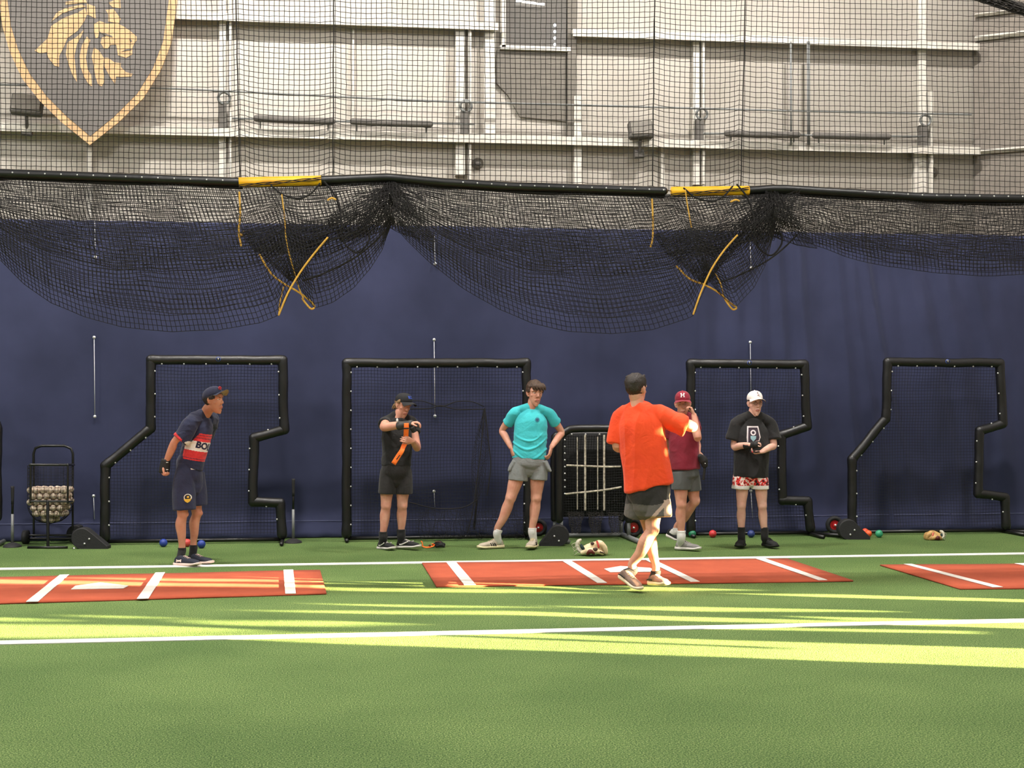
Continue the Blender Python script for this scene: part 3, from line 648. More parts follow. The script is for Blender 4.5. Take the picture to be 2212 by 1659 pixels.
screen([(228, 1165), (228, 1006), (326, 925), (326, 777), (610, 778), (614, 928), (549, 946), (547, 1083), (606, 1086), (610, 1165)], 'black padded L shaped screen behind the person bending forward', badge=(472, 776), seed=1)
S2, o2 = screen([(749, 1165), (749, 784), (1137, 784), (1141, 1162)], 'large square black padded screen behind the person in black and the person in teal', seed=2)
screen([(1492, 1160), (1492, 785), (1737, 787), (1743, 921), (1687, 940), (1690, 1080), (1744, 1082), (1750, 1158)], 'black padded L shaped screen behind the person in the white cap', badge=(1616, 784), seed=3, feet=((1, .33, -.42),))
screen([(1840, 1146), (1840, 992), (1913, 905), (1918, 782), (2160, 784), (2166, 915), (2116, 930), (2112, 1066), (2170, 1074), (2172, 1146)], 'black padded L shaped screen at the far right, leaning by the curtain', badge=(2043, 781), seed=4, feet=((1, .4, -.3),))
screen([(-130, 1170), (-130, 890), (-20, 888), (-4, 905), (-2, 1112)], 'black padded screen mostly outside the left edge', seed=5) if False else None
# square screen cut by the left edge: only its right upright shows
r5 = empty('pitching_screen', (WP(-3, 869, 17.0).x - .5, 17.0, 0), label='black padded screen upright cut off by the left edge, on a grey leg', cat='screen'); o5 = r5.location
P = [WP(-6, 1116, 17.0), WP(-6, 925, 17.0), WP(-18, 888, 17.0), WP(-60, 870, 17.0), WP(-160, 868, 17.0)]
pad_segments(P, .055, o5, 7).build('padding', M['vinyl'], r5)
m = MB(); q = P[0] - o5; m.add(tube([q, Vector((q.x, 0, .03))], .026)); m.add(tube([Vector((q.x, -.4, .03)), Vector((q.x, .4, .03))], .026)); m.build('leg', M['grey'], r5, label='bare grey steel leg')
q = P[-1] - o5; m = MB(); m.add(tube([q, Vector((q.x, 0, .03))], .05)); m.build('padding', M['vinyl'], r5)
# drooping torn inner net and lashing cords of the square screen
def sp(u, v, d=-.08): return WP(u, v, DSC + d) - o2
for L in ([(885, 866), (915, 867), (952, 878), (985, 868), (1020, 868), (1045, 878)], [(885, 883), (930, 882), (952, 876), (985, 884), (1045, 884)], [(1047, 882), (1040, 960), (1030, 1040), (1022, 1100), (1010, 1150)], [(1047, 882), (1056, 960), (1060, 1010), (1052, 1070)], [(885, 1085), (940, 1098), (1000, 1096), (1030, 1080)]):
    m = MB(); m.add(loft([sp(u, v) for u, v in L], [.006] * len(L), n=6, sub=5)); m.build('lashing_cord', M['net'], S2)
polys = []
for k in range(9):
    s = k / 8; polys.append(np.array([tuple(sp(1046 + (s - .5) * 34 * math.sin(min(1, t_ * 1.3) * 3.1) + 2 * math.sin(k + t_ * 8) - 22 * t_, 884 + 260 * t_, -.06 + .02 * k)) for t_ in np.linspace(0, 1, 22)]))
for t_ in np.linspace(.06, .97, 30): polys.append(np.array([tuple(sp(1046 + (s - .5) * 34 * math.sin(min(1, t_ * 1.3) * 3.1) - 22 * t_, 884 + 260 * t_ + 6 * math.sin(s * 9 + t_ * 20), -.06 + .16 * s)) for s in np.linspace(0, 1, 6)]))
for k in range(40):
    u = 905 + k * 6 + R.uniform(-3, 3); polys.append(np.array([tuple(sp(u + 3 * math.sin(j + k), 1100 + j * 9 + R.uniform(-2, 2), -.1 + .01 * j)) for j in range(8)]))
for j in range(8): polys.append(np.array([tuple(sp(900 + k * 9, 1104 + j * 8 + 5 * math.sin(k * 1.3 + j), -.12)) for k in range(27)]))
put('slack_net', tmesh('slack_net', threads(polys, .0024), M['net']), S2)

# strike zone pitching net
rz3 = empty('strike_zone_net', (WP(1282, 869, 16.9).x, 16.9, 0), label='black framed strike zone net with white tape lines and ball pockets', cat='net'); o3 = rz3.location
def q3(u, v, d=0.0): return WP(u, v, 16.9 + d) - o3
fr = [(1208, 1122), (1208, 960), (1212, 942), (1226, 930), (1245, 926), (1330, 926), (1349, 934), (1356, 950), (1358, 1122)]
m = MB(); m.add(loft([q3(*p) for p in fr], [.045] * len(fr), n=14, sub=4)); m.build('padding', M['vinyl'], rz3)
for dx in (-11, 4):
    pass
for (u, d) in ((1212, 0), (1198, .35), (1358, 0), (1342, .35)):
    m = MB(); a = q3(u, 1118, d); m.add(tube([a, Vector((a.x, a.y, .02))], .022)); m.build('leg', M['grey'], rz3, label='grey steel leg')
m = MB(); m.add(loft([q3(1197, 1120, .35), q3(1197, 960, .35), q3(1215, 940, .35), q3(1345, 940, .35), q3(1356, 960, .35), q3(1343, 1120, .35)], [.04] * 6, n=10, sub=3)); m.build('rear_padding', M['vinyl'], rz3)
m = MB(); a, b = q3(1212, 1158), q3(1358, 1158)
m.add(tube([Vector((a.x, -.45, .03)), Vector((a.x, .5, .03))], .03)); m.add(tube([Vector((b.x, -.55, .03)), Vector((b.x, .5, .03))], .03)); m.add(tube([Vector((a.x, .35, .03)), Vector((b.x, .35, .03))], .025)); m.build('base_bar', M['grey'], rz3)
P3 = [(q3(u, v).x + o3.x, q3(u, v).z) for u, v in ((1215, 1118), (1215, 940), (1350, 940), (1350, 1118))]
netfill('net', P3, Vector((o3.x, o3.y, 0)), 16.92, rz3, step=.03, r=.003, bulge=.05, seed=3)
M['blackcloth'] = mat('black_cloth', (13, 13, 14), .9)
m = MB(); a = q3(1212, 1116, .12); b = q3(1354, 936, .12); m.add(box(((a.x + b.x) / 2, .14, (a.z + b.z) / 2), b.x - a.x, .01, b.z - a.z)); m.build('backing_sheet', M['blackcloth'], rz3)
M['tape'] = mat('white_tape', (205, 196, 178), .8, c2=(120, 112, 100), nsc=40)
for L, w in (([(1247, 945), (1247, 1100)], .006), ([(1264, 940), (1264, 1102)], .012), ([(1291, 944), (1291, 1100)], .006), ([(1305, 940), (1305, 1102)], .012), ([(1224, 1005), (1302, 1008), (1340, 1008)], .011), ([(1222, 1067), (1300, 1059), (1342, 1052)], .011)):
    m = MB(); m.add(loft([q3(u, v, -.035) for u, v in L], [(w, .004)] * len(L), lat=(1, 0, 0) if abs(L[0][0] - L[-1][0]) < 5 else (0, 0, 1), n=8, sub=3)); m.build('tape_line', M['tape'], rz3)
for k in range(3):
    polys = []; uc = 1243 + k * 43
    for j in range(12):
        a = 2 * math.pi * j / 12; polys.append(np.array([tuple(q3(uc + (17 - 8 * t_) * math.cos(a) + 1.5 * math.sin(t_ * 9 + j), 1108 + 42 * t_, -.12 + .1 * (1 - .6 * t_) * math.sin(a))) for t_ in np.linspace(0, 1, 8)]))
    for t_ in np.linspace(0, 1, 9): polys.append(np.array([tuple(q3(uc + (17 - 8 * t_) * math.cos(a), 1108 + 42 * t_ + 2 * math.sin(3 * a), -.12 + .1 * (1 - .6 * t_) * math.sin(a))) for a in np.linspace(0, 6.283, 13)]))
    put('ball_pocket', tmesh('ball_pocket', threads(polys, .0028), M['netbrown']), rz3)
for i in range(12):
    s = i / 11; put('snap', snap2, rz3, loc=q3(1220, 950 + 160 * s, -.03) if i < 9 else q3(1235 + 30 * (i - 9), 938, -.03))

# wheel guards and wheels
def teardrop(u, v, w, h, lab, flip=1, z=None):
    p = G(u, v); o = W(p); m = MB(); pts = []
    Rr = h / 2; ext = w - h
    for a in np.linspace(-math.pi / 2, math.pi * .72, 22): pts.append((flip * -1 * (ext / 2 - .0) * 0 + -flip * Rr * math.sin(a + math.pi / 2) * -1, 0))
    prof = [(-flip * ext / 2 - flip * Rr * math.cos(a), Rr + Rr * math.sin(a)) for a in np.linspace(-math.pi / 2, math.pi * .68, 24)] + [(flip * (w / 2), .03), (flip * (w / 2), .0)]
    n = len(prof); t_ = .075; V = []
    for y, k in ((-t_, .95), (-t_ * .85, 1.0), (t_ * .85, 1.0), (t_, .95)): V += [(x * k, y, max(0, zz_ * k)) for x, zz_ in prof]
    Fc = [list(range(n)), list(range(3 * n, 4 * n))[::-1]]
    for s in range(3): Fc += [[s * n + i, (s + 1) * n + i, (s + 1) * n + (i + 1) % n, s * n + (i + 1) % n] for i in range(n)]
    r = empty('wheel_guard', o, -TH, label=lab, cat='guard'); mk('shell', V, Fc, M['rubber'], r, smooth=False)
    for (x, zz_) in ((0.0, Rr * .95), (-.05 * flip, Rr * .5)):
        m = MB(); m.add(ball((x, -t_ - .003, zz_), .011, n=8, m=6)); m.build('bolt', M['snap'], r)
    return r
def wheel(u, v, R_, lab, z=None):
    o = W(G(u, v)); r = empty('wheel', o, -TH, label=lab, cat='wheel')
    m = MB(); pts = [(R_ * .74 * math.cos(a), 0, R_ + R_ * .74 * math.sin(a)) for a in np.linspace(0, 2 * math.pi, 29)]; m.add(loft(pts, [(R_ * .26, .045)] * 29, lat=None, n=10, sub=1, cap=None)) if False else None
    V = []; n1, n2 = 32, 12
    for i in range(n1):
        A = 2 * math.pi * i / n1
        for j in range(n2): B = 2 * math.pi * j / n2; rr = R_ * .75 + R_ * .25 * math.cos(B); V.append((rr * math.cos(A), .045 * math.sin(B), R_ + rr * math.sin(A)))
    mk('tyre', V, [[i * n2 + j, ((i + 1) % n1) * n2 + j, ((i + 1) % n1) * n2 + (j + 1) % n2, i * n2 + (j + 1) % n2] for i in range(n1) for j in range(n2)], M['rubber'], r)
    m = MB(); m.add(disc((0, .0, R_), (0, 1, 0), R_ * .58, .03)); m.add(disc((0, -.02, R_), (0, 1, 0), R_ * .26, .03)); h = m.build('hub', M['redhub'], r, label='red metal hub', smooth=False)
    m = MB(); m.add(disc((0, -.04, R_), (0, 1, 0), R_ * .12, .03, 12)); m.build('axle', M['snap'], h)
teardrop(198, 1184, .40, .23, 'black wheel guard beside the ball cart', 1); teardrop(1197, 1178, .33, .235, 'black wheel guard between the person in teal and the strike zone net', -1); teardrop(1842, 1164, .37, .235, 'black wheel guard at the foot of the right L screen', 1)
teardrop(163, 1171, .16, .20, 'dark wheel guard hidden behind the ball cart wheel', 1)
wheel(1802, 1153, .11, 'small wheel with a red hub left of the rightmost wheel guard'); wheel(1163, 1158, .105, 'small wheel with a red hub behind the legs of the person in teal'); wheel(1368, 1160, .115, 'small wheel with a red hub between the strike zone net and the person in orange')

# ------------------------------------------------------------ people
def skinmat(name, c, c2): 
    m = mat(name, c, .5, c2=c2, nsc=14, spec=.35); b = m.node_tree.nodes['Principled BSDF']; b.inputs['Subsurface Weight'].default_value = .06; b.inputs['Subsurface Radius'].default_value = (.02, .008, .004); return m
SK1 = skinmat('skin_tan', (196, 142, 116), (184, 124, 100)); SK2 = skinmat('skin_fair', (206, 156, 134), (194, 134, 114)); SK3 = skinmat('skin_pale', (222, 178, 160), (212, 160, 144))
LIP = mat('lips', (178, 108, 98), .5); EYE = mat('eye_white', (225, 220, 215), .2); IRIS = mat('iris', (50, 34, 26), .2); BROW = mat('brow', (52, 36, 28), .9)
def cloth(name, c, c2=None, rough=.88, bump=.2, bsc=45):
    m = mat(name, c, rough, c2=c2 or tuple(x * .9 for x in c), nsc=6, bump=bump, bsc=bsc, sheen=.1); nt = m.node_tree; bp = [n for n in nt.nodes if n.type == 'BUMP'][0]
    n = nt.nodes.new('ShaderNodeTexNoise'); n.inputs['Scale'].default_value = 7; n.inputs['Detail'].default_value = 2; n.inputs['Distortion'].default_value = 1.6
    b2 = nt.nodes.new('ShaderNodeBump'); b2.inputs['Strength'].default_value = .3; b2.inputs['Distance'].default_value = .03
    mp = [q for q in nt.nodes if q.type == 'MAPPING'][0]; nt.links.new(mp.outputs[0], n.inputs['Vector']); nt.links.new(n.outputs[0], b2.inputs['Height']); nt.links.new(b2.outputs[0], bp.inputs['Normal']); return m
class Fig:
    """one person; joints are given in the yawed frame relative to the feet"""
    def __init__(s, u, v, z, label):
        s.z = z; p = Cv(u, v, z); s.o = Vector((p.x, p.y, 0)); s.root = empty('person', W(s.o), -TH, label=label, cat='person'); s.body = []
    def J(s, u, v, d=0.0): return Cv(u, v, s.z + d) - s.o
    def add(s, *a, **k): s.body.append(loft(*a, **k))
    def finish(s, skin, voxel=.0042, extra=None):
        me = union(s.body, voxel, 2, 'body'); me.materials.clear(); me.materials.append(skin)
        s.face_fix(me); s.bme = me; put('body', me, s.root); return me
    # ---- head
    def head(s, c, yaw, pitch=0.0, roll=0.0, sc=1.0):
        y, p, r = map(math.radians, (yaw, pitch, roll))
        Fv = Vector((math.sin(y), -math.cos(y), 0)); Rv = Vector((math.cos(y), math.sin(y), 0)); U = Vector((0, 0, 1))
        F2 = Fv * math.cos(p) - U * math.sin(p); U2 = U * math.cos(p) + Fv * math.sin(p)
        R3 = Rv * math.cos(r) + U2 * math.sin(r); U3 = U2 * math.cos(r) - Rv * math.sin(r)
        s.hc, s.hR, s.hF, s.hU, s.hs = c, R3, F2, U3, sc
        h = s.H; L = s.add; g = sc
        s.body.append(s.ell((0, -.012, .030), .076, .097, .086))
        sec = [(-.118, .060, .018, .016), (-.108, .052, .031, .030), (-.085, .036, .047, .050), (-.05, .022, .058, .066), (-.012, .012, .066, .078), (.022, .003, .071, .088), (.040, -.002, .069, .087)]
        L([h(0, y_, z_) for z_, y_, a, b in sec], [(a * g, b * g) for _, _, a, b in sec], lat=R3, n=24, sub=3)
        L([h(0, .082, .020), h(0, .088, .002), h(0, .097, -.016), h(0, .100, -.026)], [.008 * g, .008 * g, .0095 * g, .0095 * g], n=10, sub=3)
        for q in (-1, 1):
            s.body.append(s.ell((q * .010, .091, -.029), .0075, .009, .0065))
            L([h(q * .012, .083, .030), h(q * .035, .078, .033), h(q * .056, .060, .026)], [.008 * g, .0085 * g, .006 * g], n=8)
            s.body.append(s.ell((q * .043, .044, -.020), .019, .020, .018))
            L([h(q * .066, .006, .018), h(q * .079, -.006, .024), h(q * .086, -.014, .010), h(q * .083, -.012, -.010), h(q * .074, -.002, -.030), h(q * .066, .006, -.030)], [(.006 * g, .006 * g)] * 6, n=8, sub=3)
            s.body.append(s.ell((q * .074, -.002, -.002), .007, .012, .024))
        L([h(-.023, .078, -.064), h(0, .0885, -.062), h(.023, .078, -.064)], [.005 * g, .0072 * g, .005 * g], n=8)
        L([h(-.020, .077, -.074), h(0, .087, -.074), h(.020, .077, -.074)], [.005 * g, .0078 * g, .005 * g], n=8)
        s.body.append(s.ell((0, .068, -.100), .017, .014, .012))
    def H(s, x, y, z): return s.hc + (s.hR * x + s.hF * y + s.hU * z) * s.hs
    def ell(s, c, a, b, d, n=24, m=16):
        V, Fc = ball((0, 0, 0), 1, n=n, m=m); V = V * np.array([a, b, d]) + np.array(c)
        B = np.array([list(s.hR), list(s.hF), list(s.hU)]) * s.hs; return V @ B + np.array(list(s.hc)), Fc
    def toH(s, V):
        D = (V - np.array(list(s.hc))) / s.hs; return np.stack([D @ np.array(list(a)) for a in (s.hR, s.hF, s.hU)], 1)
    def face_fix(s, me):
        V = getV(me); Hh = s.toH(V); f = np.array(list(s.hF)); 
        for q in (-1, 1):
            d2 = ((Hh[:, 0] - q * .031) / .017) ** 2 + ((Hh[:, 2] - .008) / .011) ** 2; w = np.exp(-d2) * (Hh[:, 1] > .03); V -= w[:, None] * f * .0085 * s.hs
        d2 = (Hh[:, 0] / .022) ** 2 + ((Hh[:, 2] + .0682) / .0028) ** 2; V -= (np.exp(-d2) * (Hh[:, 1] > .05))[:, None] * f * .004 * s.hs
        setV(me, V)
        C_ = s.toH(facecent(me)); lip = (np.abs(C_[:, 0]) < .023) & (C_[:, 1] > .06) & (np.abs(C_[:, 2] + .0685) < .0105 * (1 - (np.abs(C_[:, 0]) / .026) ** 2))
        me.materials.append(LIP); me.polygons.foreach_set('material_index', lip.astype(int).tolist())
    def eyes(s, brow=BROW, openness=1.0, iris=IRIS, look=0.0):
        for q in (-1, 1):
            m = MB(); m.add(s.ell((q * .031, .0715, .008), .0135, .0085, .0065 * openness, 12, 8), 0); m.add(s.ell((q * .031 + .003 * look, .0785, .0075), .0052, .0030, .0050 * openness, 10, 6), 1)
            o = m.build('eye', [EYE, iris], s.root)
            m = MB(); m.add(loft([s.H(q * .017, .085, .0265), s.H(q * .033, .083, .0315), s.H(q * .052, .067, .0265)], [(.0058, .0032), (.0060, .0034), (.003, .002)], lat=s.hU, n=8, sub=3)); m.build('eyebrow', brow, s.root)
    def hair(s, mask, thick, material, noise_amp=.004, seed=0, spikes=(), name='hair', res=(56, 40)):
        n, m_ = res; V = []; a, b, d = .076, .097, .086; c = (0, -.012, .030)
        for i in range(m_ + 1):
            th = math.pi * i / m_
            for j in range(n):
                ph = 2 * math.pi * j / n; x, y, z = math.sin(th) * math.cos(ph), math.sin(th) * math.sin(ph), math.cos(th)
                px, py, pz = c[0] + a * x, c[1] + b * y, c[2] + d * z
                if pz < .03: px *= 1 - .0 * (.03 - pz)
                k = mask(px, py, pz); t_ = thick(px, py, pz) if callable(thick) else thick
                e = noise_amp * (noise.noise(Vector((px * 60 + seed, py * 18, pz * 18))) + .6 * noise.noise(Vector((px * 160, py * 60 + seed, pz * 60))))
                g = (t_ + e) if k > 0 else -.016; g = g * min(1, max(k, 0)) if k > 0 else g
                V.append(list(s.H(px + x * g, py + y * g, pz + z * g)))
        Fc = [[i * n + j, i * n + (j + 1) % n, (i + 1) * n + (j + 1) % n, (i + 1) * n + j] for i in range(m_) for j in range(n)]
        m = MB(); m.add((V, Fc))
        for P, r0 in spikes: m.add(loft([s.H(*p) for p in P], [r0] * (len(P) - 1) + [.001], n=7, sub=3))
        return m.build(name, material, s.root)
    def cap(s, material, brim=None, tilt=0.0, yaw=0.0, brim_up=0.0, zlift=0.0, under=None, logo=None, logomats=None, deep=0.0):
        t_, y_ = math.radians(tilt), math.radians(yaw)
        F2 = s.hF * math.cos(y_) + s.hR * math.sin(y_); R2 = s.hR * math.cos(y_) - s.hF * math.sin(y_); U2 = s.hU * math.cos(t_) - F2 * math.sin(t_) ; F2 = F2 * math.cos(t_) + s.hU * math.sin(t_)
        o = s.H(0, -.012, .032 + zlift)
        P = lambda x, y, z: o + (R2 * x + F2 * y + U2 * z) * s.hs
        n, m_ = 48, 14; V = []
        for i in range(m_ + 1):
            th = (math.pi / 2) * i / m_
            for j in range(n):
                ph = 2 * math.pi * j / n; rr = math.sin(th) ** .88; z = math.cos(th) ** .92; seam = 1 - .012 * (abs(math.cos(3 * ph)) ** 30)
                fr = 1 + .05 * max(0, math.sin(ph)) * z
                V.append(list(P(.084 * rr * math.cos(ph) * seam, .105 * rr * math.sin(ph) * seam * fr, .088 * z * seam * (1 + .10 * max(0, math.sin(ph)) * rr) - deep * (i == m_))))
        for j in range(n): ph = 2 * math.pi * j / n; V.append(list(P(.080 * math.cos(ph), .100 * math.sin(ph), -.012 - deep)))
        Fc = [[i * n + j, i * n + (j + 1) % n, (i + 1) * n + (j + 1) % n, (i + 1) * n + j] for i in range(m_ + 1) for j in range(n)]
        m = MB(); m.add((V, Fc)); cp = m.build('cap', material, s.root)
        m = MB(); m.add(ball(P(0, 0, .089), .007, n=10, m=6)); m.build('cap_button', material, cp)
        # brim
        V = []; na, nr = 22, 7
        for sgn in (0, 1):
            for i in range(na + 1):
                a = math.radians(-68 + 136 * i / na)
                for j in range(nr + 1):
                    k = j / nr; ext = .072 * k * (math.cos(a * .92) ** .45)
                    x = (.083 + ext * .25) * math.sin(a); y = .103 * math.cos(a) + ext * 1.0
                    z = -.004 - .016 * (x / .08) ** 2 * (.4 + k) - .012 * k * k + math.tan(math.radians(brim_up)) * ext - .0035 * sgn
                    V.append(list(P(x, y, z)))
        N1 = (na + 1) * (nr + 1); Fc = []; mi = []
        for sgn in (0, 1):
            for i in range(na):
                for j in range(nr): k = sgn * N1 + i * (nr + 1) + j; q = [k, k + 1, k + nr + 2, k + nr + 1]; Fc.append(q if not sgn else q[::-1]); mi.append(sgn)
        for i in range(na): k = i * (nr + 1) + nr; Fc.append([k, k + nr + 1, k + nr + 1 + N1, k + N1]); mi.append(0)
        mk('cap_brim', V, Fc, [brim or material, under or brim or material], cp, midx=mi)
        s.capP = P; s.capme = cp.data; s.capo = cp; s.capax = (R2, F2, U2); return cp
    # ---- limbs
    def arm(s, sh, el, wr, r=(.050, .045, .036, .040, .034, .025), flat=None):
        m1 = sh.lerp(el, .5); f1 = el.lerp(wr, .28); f2 = el.lerp(wr, .65)
        s.add([sh, m1, el, f1, f2, wr], [r[0], r[1], r[2], r[3], r[4], (r[5] * 1.1, r[5] * .85)], lat=flat, n=16, sub=4)
    def hand(s, wr, d, n, side=1, curl=35, L=.185, thumb=.7, spread=3, curls=None):
        d = Vector(d).normalized(); n = Vector(n); n = (n - d * n.dot(d)).normalized(); l = d.cross(n).normalized() * side; k = L / .185
        s.add([wr - d * .015, wr + d * .02 * k, wr + d * .055 * k, wr + d * .088 * k], [(.024, .018), (.031 * k, .017), (.040 * k, .016), (.039 * k, .0125)], lat=l, n=14)
        LF = [.070, .080, .074, .058]
        for i in range(4):
            a = math.radians((i - 1.5) * spread); dd = (d * math.cos(a) + l * math.sin(a)); p = wr + d * .084 * k + l * (-.030 + .0205 * i) * k; P = [p - dd * .01, p]; ang = 0
            c_ = (curls[i] if curls else curl + 4 * i)
            for q in (.42, .33, .27):
                ang += math.radians(c_) * (1.0 if q < .4 else .8); v = dd * math.cos(ang) + n * math.sin(ang); p = p + v * LF[i] * q * k; P.append(p)
            s.add(P, [.0098 * k, .0095 * k, .0085 * k, .0082 * k, .0066 * k], n=10, sub=3)
        p = wr + d * .022 * k - l * .022 * k; t1 = (d * .62 - l * thumb + n * .35).normalized(); t2 = (d * .85 - l * .25 + n * .45).normalized()
        s.add([p, p + t1 * .032 * k, p + t1 * .032 * k + t2 * .030 * k, p + t1 * .032 * k + t2 * .056 * k], [.0135 * k, .0125 * k, .0105 * k, .008 * k], n=10, sub=3)
    def leg(s, hip, kn, an, back=(0, 1, 0), k=1.0):
        b = Vector(back); th = hip.lerp(kn, .5); c1 = kn.lerp(an, .30) + b * .014; c2 = kn.lerp(an, .6) + b * .004; k1 = hip.lerp(kn, .84); k2 = kn.lerp(an, .10) 
        s.add([hip, th, k1, kn - b * .006, k2, c1, c2, an + Vector((0, 0, .05)), an], [.076 * k, .076 * k, .061 * k, .058 * k, .052 * k, (.057 * k, .060 * k), .046 * k, .036 * k, .037 * k], n=18, sub=4)
        kc = kn - b * .046 * k; s.body.append(ball(kc, .030 * k, .020 * k, .034 * k))
    def torso(s, hipc, waist, chest, neckb, lat, w=1.0, hl=None):
        lat = Vector(lat); hl = hl or lat; 
        s.add([hipc - Vector((0, 0, .04)), hipc.lerp(waist, .35), waist, chest, chest.lerp(neckb, .6), neckb], [(.118 * w, .075 * w), (.125 * w, .080 * w), (.118 * w, .078 * w), (.138 * w, .090 * w), (.100 * w, .064 * w), (.058, .056)], lat=lat, n=24, sub=4)
    def neck(s, nb, r=.057): s.add([nb - Vector((0, 0, .01)), nb.lerp(s.hc, .45), s.H(0, -.012, -.05), s.H(0, -.01, 0)], [r * .95, r, r * .98, r * .9], n=18)
    # ---- clothing
    def garment(s, name, parts, material, voxel=.006, wr=None, smooth=None, **k):
        me = union(parts, voxel, smooth or (16 if name in ('t_shirt', 'jersey') else 6), name); me.materials.clear()
        for m_ in (material if isinstance(material, (list, tuple)) else [material]): me.materials.append(m_)
        if wr: wrinkle(me, *wr)
        return put(name, me, s.root, **k)
    def band(s, name, a, b, ra, rb, material, parent=None, lat=None, mid=None, label=None):
        m = MB(); P = [a, mid or a.lerp(b, .5), b]; m.add(loft(P, [ra, rb if mid is None else ra, rb], lat=lat, n=20, sub=4, cap='flat')); return m.build(name, material, parent or s.root, label=label)
    def shoe(s, heel, toe, top, sole, L=None, lift=0.0, pitch=0.0, sock=None, ank=None, sdir=(0, 0, 1), stripe=None, lace=None, soleh=.040, label=None, hh=1.0, stripemat=None, side=-1, sockr=.043, sockh=.12, socklab=None):
        h = Vector(heel); t_ = Vector(toe); d = (t_ - h); L = L or d.length; d.normalize(); x = d.cross(Vector((0, 0, 1))).normalized(); up = x.cross(d).normalized()
        def P(a, b, c): return h + x * a + d * b * L + up * c
        sec = [(-.0, .026, .060, 0), (.05, .034, .082, 0), (.16, .038, .095, 0), (.28, .039, .100, 0), (.40, .042, .088, 0), (.55, .046, .068, -.003), (.70, .051, .060, -.004), (.84, .050, .054, -.003), (.94, .040, .046, 0), (1.0, .020, .032, .0)]
        n = 20; V = []
        for (q, w, t2, cx_) in sec:
            t2 = soleh * .6 + (t2 - .012) * hh
            for j in range(n):
                a = 2 * math.pi * j / n; ca, sa = math.cos(a), math.sin(a); e = .75
                V.append(list(P(cx_ + w * math.copysign(abs(ca) ** e, ca) * (1 if sa < .3 else .92), q * .985, soleh * .5 + (t2 - soleh * .5) * (0.5 + .5 * math.copysign(abs(sa) ** e, sa)))))
        Fc = [[i * n + j, i * n + (j + 1) % n, (i + 1) * n + (j + 1) % n, (i + 1) * n + j] for i in range(len(sec) - 1) for j in range(n)] + [list(range(n))[::-1], [(len(sec) - 1) * n + j for j in range(n)]]
        sh = mk('shoe', V, Fc, top, s.root, label=label); ss = sh.modifiers.new('s', 'SUBSURF'); ss.levels = 1; ss.render_levels = 1
        V = []; so_ = [(-.04, .026), (.0, .038), (.1, .045), (.3, .042), (.5, .047), (.7, .056), (.85, .055), (.95, .046), (1.03, .030), (1.05, .012)]
        for (q, w) in so_:
            rise = .016 * max(0, q - .8) / .2 + .006 * (q < 0)
            for (xx, zz_) in ((-w, rise * .5), (-w * 1.05, soleh * .6 + rise), (-w * .9, soleh + rise), (w * .9, soleh + rise), (w * 1.05, soleh * .6 + rise), (w, rise * .5)): V.append(list(P(xx - .003 * (q > .4), q, rise + (zz_ - rise) * (1 - .42 * max(0, q - .6) / .4) + .002)))
        Fc = [[i * 6 + j, i * 6 + (j + 1) % 6, (i + 1) * 6 + (j + 1) % 6, (i + 1) * 6 + j] for i in range(len(so_) - 1) for j in range(6)] + [[0, 1, 2, 3, 4, 5][::-1], [(len(so_) - 1) * 6 + j for j in range(6)]]
        so3 = mk('sole', V, Fc, sole, sh); sm = so3.modifiers.new('s', 'SUBSURF'); sm.levels = 2; sm.render_levels = 2
        m = MB()
        for k in range(4): q = .40 + .06 * k; hh_ = soleh * .6 + ([.088, .081, .074, .068][k] - .012) * hh + .001; m.add(tube([P(-.020, q, hh_ - .002), P(0, q + .01, hh_ + .003), P(.020, q, hh_ - .002)], .0032, n=6))
        m.build('lace', lace or sole, sh)
        if stripe:
            for sgn in (-1, 1):
                m = MB()
                for pl in stripe: m.add(loft([P(sgn * (.0455 + .004 * (q > .5) + (.0 if zz_ < .06 else -.004)), q, zz_) for q, zz_ in pl], [(.0065, .003)] * len(pl), lat=tuple(up), n=8, sub=3))
                m.build('side_mark', stripemat or sole, sh)
        if sock:
            a = Vector(ank); m = MB(); b2 = P(0, .17, .06); m.add(loft([b2, a - Vector(sdir) * .02, a + Vector(sdir) * sockh * .5, a + Vector(sdir) * sockh], [(.036, .042), sockr, sockr, sockr * 1.03], n=18, sub=4, cap='flat')); m.build('sock', sock, s.root, label=socklab)
        # foot and heel inside the shoe
        s.add([P(0, .16, .055), P(0, .45, .045), P(0, .75, .035)], [.028, .028, .022], n=12)
        return P, sh
